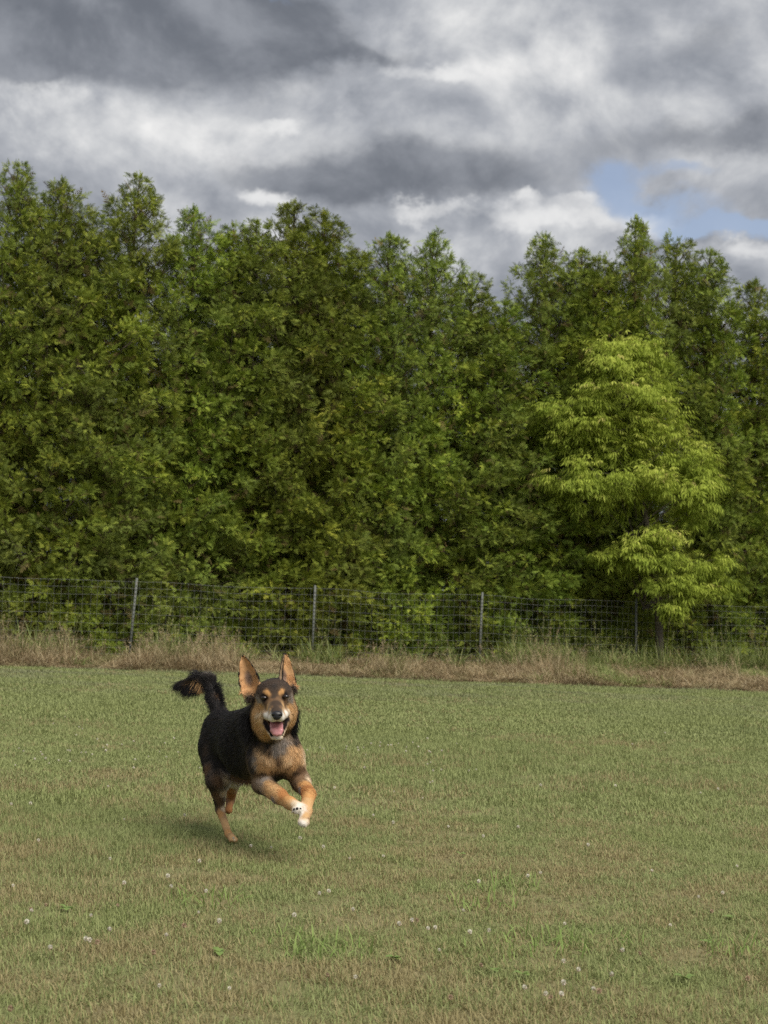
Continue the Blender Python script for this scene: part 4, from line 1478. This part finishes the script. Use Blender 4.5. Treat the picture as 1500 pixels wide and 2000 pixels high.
def feather(pa, pb, n, L, d, jitter, c, pull=.25):
    """A fringe of long hair hung along a line."""
    a_, b_ = P(*pa), P(*pb)
    t = r.uniform(0, 1, (n, 1))
    p = a_ + (b_ - a_) * t + r.normal(0, .006, (n, 3))
    dd = unit(np.array(d, float) + r.normal(0, jitter, (n, 3)))
    l_ = (L * r.uniform(.5, 1.1, n))[:, None]
    q1 = p + dd * l_ * .35
    q2 = q1 + unit(dd + [0, 0, -pull]) * l_ * .33
    q3 = q2 + unit(dd + [0, 0, -pull * 2.2]) * l_ * .33
    EXTRA.append((np.stack([p, q1, q2, q3], 1), np.clip(np.array(c) * (1 + r.normal(0, .25, (n, 1))), .004, .9)))


feather((404, 1330, 5.775), (370, 1333, 5.80), 1500, .075, (-.65, .05, -.75), .16, BLACK)
feather((402, 1334, 5.77), (384, 1330, 5.79), 1100, .046, (-.50, -.05, -.9), .13, TAN)
feather((402, 1338, 5.765), (394, 1336, 5.78), 220, .035, (-.25, 0, -1), .15, TAN)
feather((372, 1331, 5.80), (356, 1337, 5.81), 900, .050, (-1, 0, -.35), .14, BLACK)
feather((424, 1394, 5.70), (409, 1338, 5.765), 1500, .034, (-.62, -.15, .30), .25, BLACK, .1)
feather((410, 1332, 5.77), (392, 1325, 5.79), 900, .040, (-.35, -.1, .75), .28, BLACK, .3)
feather((430, 1398, 5.70), (416, 1350, 5.75), 1100, .036, (.62, -.15, .30), .25, BLACK, .1)
feather((420, 1380, 5.72), (414, 1340, 5.76), 900, .045, (.55, .1, .25), .25, BLACK, .1)
feather((402, 1470, 5.66), (410, 1535, 5.57), 350, .018, (-.4, .3, -.9), .22, DKBRN)
feather((500, 1520, 5.34), (455, 1512, 5.52), 900, .035, (-.2, .2, -1), .25, BROWN)
feather((478, 1395, 5.16), (490, 1440, 5.14), 700, .045, (-.5, .2, -.9), .25, BLACK)
feather((578, 1385, 5.17), (574, 1432, 5.17), 500, .028, (.35, .3, -.9), .22, BLACK)
feather((485, 1360, E + .085), (491, 1368, E + .085), 260, .022, (-.4, 0, -.9), .3, DKBRN)
feather((570, 1340, E + .085), (573, 1350, E + .085), 220, .018, (.8, 0, -.4), .35, DKBRN)
feather((510, 1540, 5.19), (528, 1552, 5.14), 160, .014, (-.1, .3, -1), .25, GREY)
feather((584, 1536, 5.18), (588, 1546, 5.17), 120, .014, (-.1, .3, -1), .25, GREY)
pts_ = np.vstack([pts_] + [e[0] for e in EXTRA])
hc = np.vstack([hc] + [e[1] for e in EXTRA])
cd = bpy.data.hair_curves.new('fur')
cd.add_curves([4] * len(pts_))
cd.attributes['position'].data.foreach_set('vector', (pts_ - DOG0).astype(np.float32).ravel())
ra = cd.attributes.get('radius') or cd.attributes.new('radius', 'FLOAT', 'POINT')
ra.data.foreach_set('value', np.tile(np.array([.00052, .00048, .00034, .0001], np.float32), len(pts_)))
ca = cd.attributes.new('coat', 'FLOAT_COLOR', 'CURVE')
ca.data.foreach_set('color', np.hstack([hc, np.ones((len(hc), 1))]).astype(np.float32).ravel())
cd.materials.append(mfur)
fur = add('fur', cd, body)

# ------------------------------------------------------------------ eyes, nose, tongue, pads, claws
meye, nt = mat('dog_eye'); finish(nt, (.012, .007, .005), .06, spec=.6)
mnose, nt = mat('dog_nose')
bmp = nt.n('ShaderNodeBump'); bmp.inputs['Strength'].default_value = .5; bmp.inputs['Distance'].default_value = .001
nt.link(nt.noise(pos_vec(nt), 700.0, 2.0), bmp.inputs['Height'])
finish(nt, (.012, .012, .014), .32, spec=.5, bump=bmp.outputs[0])
mtong, nt = mat('dog_tongue')
c = nt.mix(nt.noise(pos_vec(nt), 160.0, 3.0), (.50, .20, .21), (.62, .30, .31))
finish(nt, c, .35, spec=.5)
mpad, nt = mat('paw_pad'); finish(nt, (.03, .025, .025), .7, spec=.2)
mclaw, nt = mat('claw'); finish(nt, (.20, .17, .14), .4, spec=.4)


def sculpt(name, prims, step, m, parent, cuts=()):
    """A small part as its own implicit surface."""
    los = np.min([p[1] for p in prims], 0) - .008
    his = np.max([p[2] for p in prims], 0) + .008
    F_ = Field(los, his, step)
    for p in prims:
        F_.union(p[0], p[1], p[2], p[3] if len(p) > 3 else .004)
    for p in cuts:
        F_.cut(p[0], p[1], p[2], .002)
    v, q_ = nets(F_)
    v = smooth_mesh(v, q_, 2, .5)
    nn = vnormals(v, q_)
    if np.mean(np.sum(nn * (v - v.mean(0)), 1)) < 0:
        q_ = q_[:, ::-1]
    return add(name, fast_mesh(name, v - DOG0, q_, [m], smooth=True), parent)


for c_ in ((516, 1363.0, E - .0058), (558, 1360.6, E - .0058)):
    sculpt('eye', [f_ell(P(*c_), (.0115, .0095, .0078))], .0012, meye, dog)
nc = P(541, 1395.5, E - .100)
sculpt('nose', [f_ell(nc, (.0195, .016, .0135)), f_ell(nc + [0, -.004, -.010], (.012, .012, .010), ) + (.006,)], .0014, mnose, dog,
       cuts=[f_ell(nc + [-.0125, -.014, -.004], (.005, .007, .0035)), f_ell(nc + [.0125, -.014, -.004], (.005, .007, .0035))])
tg = [P(540, 1414, E + .02), P(540, 1419, E - .02), P(540.5, 1428, E - .046), P(541, 1434, E - .051)]
prims = []
for i in range(3):
    for off in (-.0145, -.007, .0, .007, .0145):
        a_ = tg[i] + [off, 0, 0.0025 if abs(off) > .01 else (.001 if off else -.0015)]; b_ = tg[i + 1] + [off * (.97 if i < 2 else .72), 0, .002 if off else -.001]
        prims.append(f_cone(a_, b_, .0085, .0085 if i < 2 else .007) + (.004,))
sculpt('tongue', prims, .0014, mtong, dog)
# pads on the reaching paw, claws on the toes
sculpt('paw_pad', [f_ell(P(582.5, 1585, 4.992), (.010, .008, .0085))], .0014, mpad, dog)
for q in ((575, 1581, 4.99), (580.5, 1579.5, 4.984), (587, 1580, 4.984), (592, 1579, 4.99)):
    sculpt('toe_pad', [f_ell(P(*q), (.0055, .005, .0050))], .0012, mpad, dog)
for a_, b_ in (((573, 1585, 4.99), (569, 1588, 4.985)), ((580, 1587, 4.985), (576, 1590, 4.98)), ((589, 1612, 4.965), (588, 1616, 4.962)), ((594, 1612, 4.96), (594, 1616.5, 4.957)), ((600, 1607, 4.968), (601, 1611, 4.965))):
    v, f = tube([P(*a_), .5 * (P(*a_) + P(*b_)) + [0, 0, .001], P(*b_)], [.0026, .002, .0005], 6)
    add('claw', fast_mesh('claw', v - DOG0, f, [mclaw], smooth=True), dog)

# ------------------------------------------------------------------ clover flowers, leafy weeds and tufts in the lawn
mpet, nt = mat('clover_petal')
var = attr(nt, 'var')
c = nt.mix(var, (.45, .32, .24), (.74, .71, .62))
finish(nt, c, .7, translucent=.2, spec=.15)
mpet2, nt = mat('withered_petal')
c = nt.mix(attr(nt, 'var'), (.20, .12, .075), (.38, .27, .19))
finish(nt, c, .8, spec=.1)
mstem, nt = mat('clover_stem'); finish(nt, (.14, .20, .06), .6)
mleaf, nt = mat('weed_leaf')
c = nt.mix(nt.noise(pos_vec(nt), 40.0, 3.0), (.15, .23, .055), (.22, .31, .085))
finish(nt, c, .45, translucent=.2, spec=.35)


def clover_mesh(seed, droop):
    r = np.random.default_rng(seed)
    V, F, var = [], [], []
    n = 46
    for i in range(n):
        z = 1 - 2 * (i + .5) / n
        if z < -.75:
            continue
        ph = i * 2.399963
        o = np.array([math.sqrt(1 - z * z) * math.cos(ph), math.sqrt(1 - z * z) * math.sin(ph), z])
        s_ = unit(np.cross(o, [.1, .2, 1]))
        up_ = unit(o + [0, 0, .55 if z > -.1 else -droop])
        k = len(V)
        V += [o * .0025, o * .006 + s_ * .0016, o * .0045 + up_ * .0055, o * .006 - s_ * .0016]
        F.append((k, k + 1, k + 2, k + 3))
        var += [.1 + .9 * (z > -.25)] * 4 if z > -.25 else [r.uniform(0, .5)] * 4
    return fast_mesh('clover_head', np.array(V), np.array(F), [mpet2 if droop > 1 else mpet], {'var': np.array(var)})


heads = [clover_mesh(i, .6) for i in range(3)]
brown_heads = [clover_mesh(9, 1.5)]
v, f = tube([(0, 0, -.045), (.002, 0, -.02), (0, 0, 0)], [.0009, .0008, .0008], 4)
stem_me = fast_mesh('clover_stem', v, f, [mstem])
r = np.random.default_rng(321)


def clover(px, py, label, brown=False, group='white clover flowers in the lawn'):
    z = r.uniform(.028, .046)
    p = G(px, py, z)
    root = bpy.data.objects.new('clover_flower', None)
    COL.objects.link(root)
    root.location = p
    s_ = r.uniform(.5, .85)
    root.scale = (s_, s_, s_)
    root.rotation_euler = (r.normal(0, .3), r.normal(0, .3), r.uniform(0, 6.28))
    tag(root, label, 'flower', group)
    add('flower_head', brown_heads[0] if brown else heads[r.integers(0, 3)], root)
    add('stem', stem_me, root)


W_LAB = 'small round white clover flower head standing in the mown lawn'
B_LAB = 'withered brown clover flower head standing in the mown lawn'
white = [(52, 1800), (62, 1778), (175, 1836), (214, 1815), (168, 1833), (98, 1850), (388, 1782), (311, 1925), (448, 1930), (690, 1776), (805, 1797), (858, 1855), (918, 1820), (955, 1817), (1025, 1928), (1066, 1941), (1101, 1919),
         (1097, 1941), (1160, 1931), (1215, 1856), (1195, 1903), (1130, 1893), (1101, 1877), (694, 1908), (75, 1641), (215, 1677), (1103, 1804), (575, 1787), (325, 1826), (836, 1813), (850, 1811), (780, 1804), (490, 1652), (178, 1788),
         (456, 1637), (530, 1655), (600, 1465), (632, 1462), (625, 1460), (677, 1458), (700, 1465), (676, 1463), (699, 1460), (710, 1460), (714, 1474), (725, 1452), (743, 1450), (742, 1457), (758, 1455), (764, 1455), (778, 1452), (806, 1450), (835, 1442),
         (793, 1467), (794, 1459), (817, 1458), (838, 1467), (841, 1469), (863, 1466), (892, 1452), (835, 1492), (846, 1505), (862, 1503), (916, 1505), (930, 1503), (841, 1489), (703, 1401), (855, 1411), (770, 1546), (768, 1606), (840, 1528), (845, 1526)]
SINGLE = {(52, 1800): 'white clover flower nearest the left border in the foreground',
          (388, 1782): 'lone white clover flower at the foot of the bright tuft left of centre',
          (311, 1925): 'lone white clover flower low in the left foreground',
          (448, 1930): 'lone white clover flower near the bottom edge, left of centre',
          (690, 1776): 'lone white clover flower above the wide pale tuft, near the middle',
          (694, 1908): 'lone white clover flower below the wide pale tuft, near the middle',
          (858, 1855): 'white clover flower alone to the left of the thin grass tuft',
          (1025, 1928): 'leftmost of the white clover flowers clustered at lower right',
          (1160, 1931): 'rightmost and largest of the white clover flowers clustered at lower right',
          (1215, 1856): 'white clover flower beside the sparse grass tuft at right',
          (1101, 1877): 'topmost of the white clover flowers clustered at lower right'}
ZONES = {'band': ('tiny white clover flower in the dense band right of the dog\'s chest', 'white clover flowers in the band right of the dog'),
         'left': ('tiny white clover flower in the loose patch left of the dog', 'white clover flowers in the patch left of the dog'),
         'near': ('small round white clover flower in the foreground lawn below the dog', 'white clover flowers in the foreground lawn'),
         'mid': ('tiny white clover flower scattered singly over the middle of the lawn', 'white clover flowers scattered over the lawn')}


def zone(px, py):
    return 'near' if py > 1620 else 'band' if 590 < px < 950 and 1430 < py < 1560 else 'left' if px < 480 and 1400 < py < 1540 else 'mid'


def white_clover(px, py):
    lab, grp = ZONES[zone(px, py)]
    clover(px, py, SINGLE.get((px, py), lab), False, grp)


for px_, py_ in white:
    white_clover(px_, py_)
for k in range(34):
    white_clover(r.uniform(15, 470) if k % 3 else r.uniform(60, 330), r.normal(1468, 22))
for k in range(38):
    white_clover(r.uniform(20, 1480), r.uniform(1400, 1760))
for k in range(8):
    white_clover(r.uniform(0, 1500), r.uniform(1560, 1990))
for px_, py_ in [(230, 1768), (90, 1768), (300, 1860), (880, 1948), (1250, 1862), (1460, 1911), (60, 1776), (190, 1840), (360, 1808), (1075, 1948), (1170, 1936), (940, 1885), (815, 1797), (640, 1905), (20, 1970), (1390, 1780)]:
    clover(px_, py_, B_LAB, True, 'withered clover flowers in the lawn')

# bright rank tufts the mower has missed
mtuft, nt = mat('tuft_blade')
c = nt.mix(attr(nt, 'var'), (.20, .29, .08), (.30, .39, .13))
finish(nt, c, .6, translucent=.3, spec=.08)
tufts = [(410, 1762, .20, 46, 'bright green grass tuft left of centre in the foreground below the dog'),
         (942, 1772, .17, 40, 'small bright green grass tuft below the broad leaved weed'),
         (985, 1735, .22, 34, 'long bladed grass tuft leaning right, farthest of the foreground tufts'),
         (1068, 1850, .22, 60, 'largest bright green grass tuft, right of centre in the foreground'),
         (640, 1860, .20, 50, 'wide pale green grass tuft in the middle of the foreground'),
         (945, 1868, .14, 28, 'thin green grass tuft just left of the largest tuft'),
         (1195, 1840, .16, 22, 'sparse grass tuft right of the largest tuft'),
         (1450, 1862, .20, 34, 'yellowish grass tuft near the right border'),
         (545, 1832, .13, 24, 'small grass tuft left of the wide pale tuft')]
for i, (px_, py_, h_, n_b, lab) in enumerate(tufts):
    V_, F_, var_, tip_ = blades(int(n_b * 2.2), h_ * .62, h_ * .14, h_ * .42, .0040, .6, .9, 4, 700 + i)
    q = G(px_, py_)
    add('grass_tuft', fast_mesh('grass_tuft', V_, F_, [mtuft], {'var': var_}), None, lab, 'grass tuft', 'bright grass tufts in the lawn', None, tuple(q))

# broad leaved weeds
weeds = [(900, 1675, .050, 3, 'dark green broad leaved weed standing alone right of the dog\'s feet'),
         (1338, 1920, .045, 5, 'dark leafy weed at the lower right'),
         (965, 1905, .040, 4, 'small leafy weed below the thin grass tuft'),
         (1020, 1912, .040, 3, 'small pale leafy weed beside the cluster of clover heads'),
         (1378, 1848, .036, 4, 'leafy weed near the right border, above the lower right weed'),
         (130, 1782, .040, 6, 'leafy weed among clover heads at the left border'),
         (428, 1868, .040, 5, 'leafy weed at lower left of centre'),
         (1425, 1800, .036, 4, 'small leafy weed near the right border, higher up'),
         (768, 1880, .042, 6, 'dark leafy weed low in the middle of the foreground'),
         (812, 1480, .045, 5, 'flat leafy weed beneath the band of white clover'),
         (948, 1494, .040, 4, 'leafy weed right of the band of white clover')]
for i, (px_, py_, L, n_l, lab) in enumerate(weeds):
    root = bpy.data.objects.new('leafy_weed', None)
    COL.objects.link(root)
    root.location = tuple(G(px_, py_))
    tag(root, lab, 'weed', 'broad leaved weeds in the lawn')
    for k in range(n_l):
        ph = k * 2.4 + r.uniform(0, .8)
        o = np.array([math.cos(ph), math.sin(ph), 0]); s_ = np.array([-o[1], o[0], 0])
        rise = r.uniform(.35, .95)
        ls = L * r.uniform(.35, .65)
        V_ = []
        for t, wd in ((0, .06), (.25, .30), (.5, .42), (.75, .32), (1, .02)):
            c0 = o * ls * t + np.array([0, 0, ls * (rise * t - .55 * t * t) + .012])
            V_ += [c0 - s_ * ls * wd + [0, 0, .12 * ls * wd], c0 - [0, 0, .03 * ls], c0 + s_ * ls * wd + [0, 0, .12 * ls * wd]]
        F_ = [(3 * a + b, 3 * a + b + 1, 3 * a + b + 4, 3 * a + b + 3) for a in range(4) for b in (0, 1)]
        add('leaf', fast_mesh('weed_leaf', np.array(V_), np.array(F_), [mleaf], smooth=True), root)
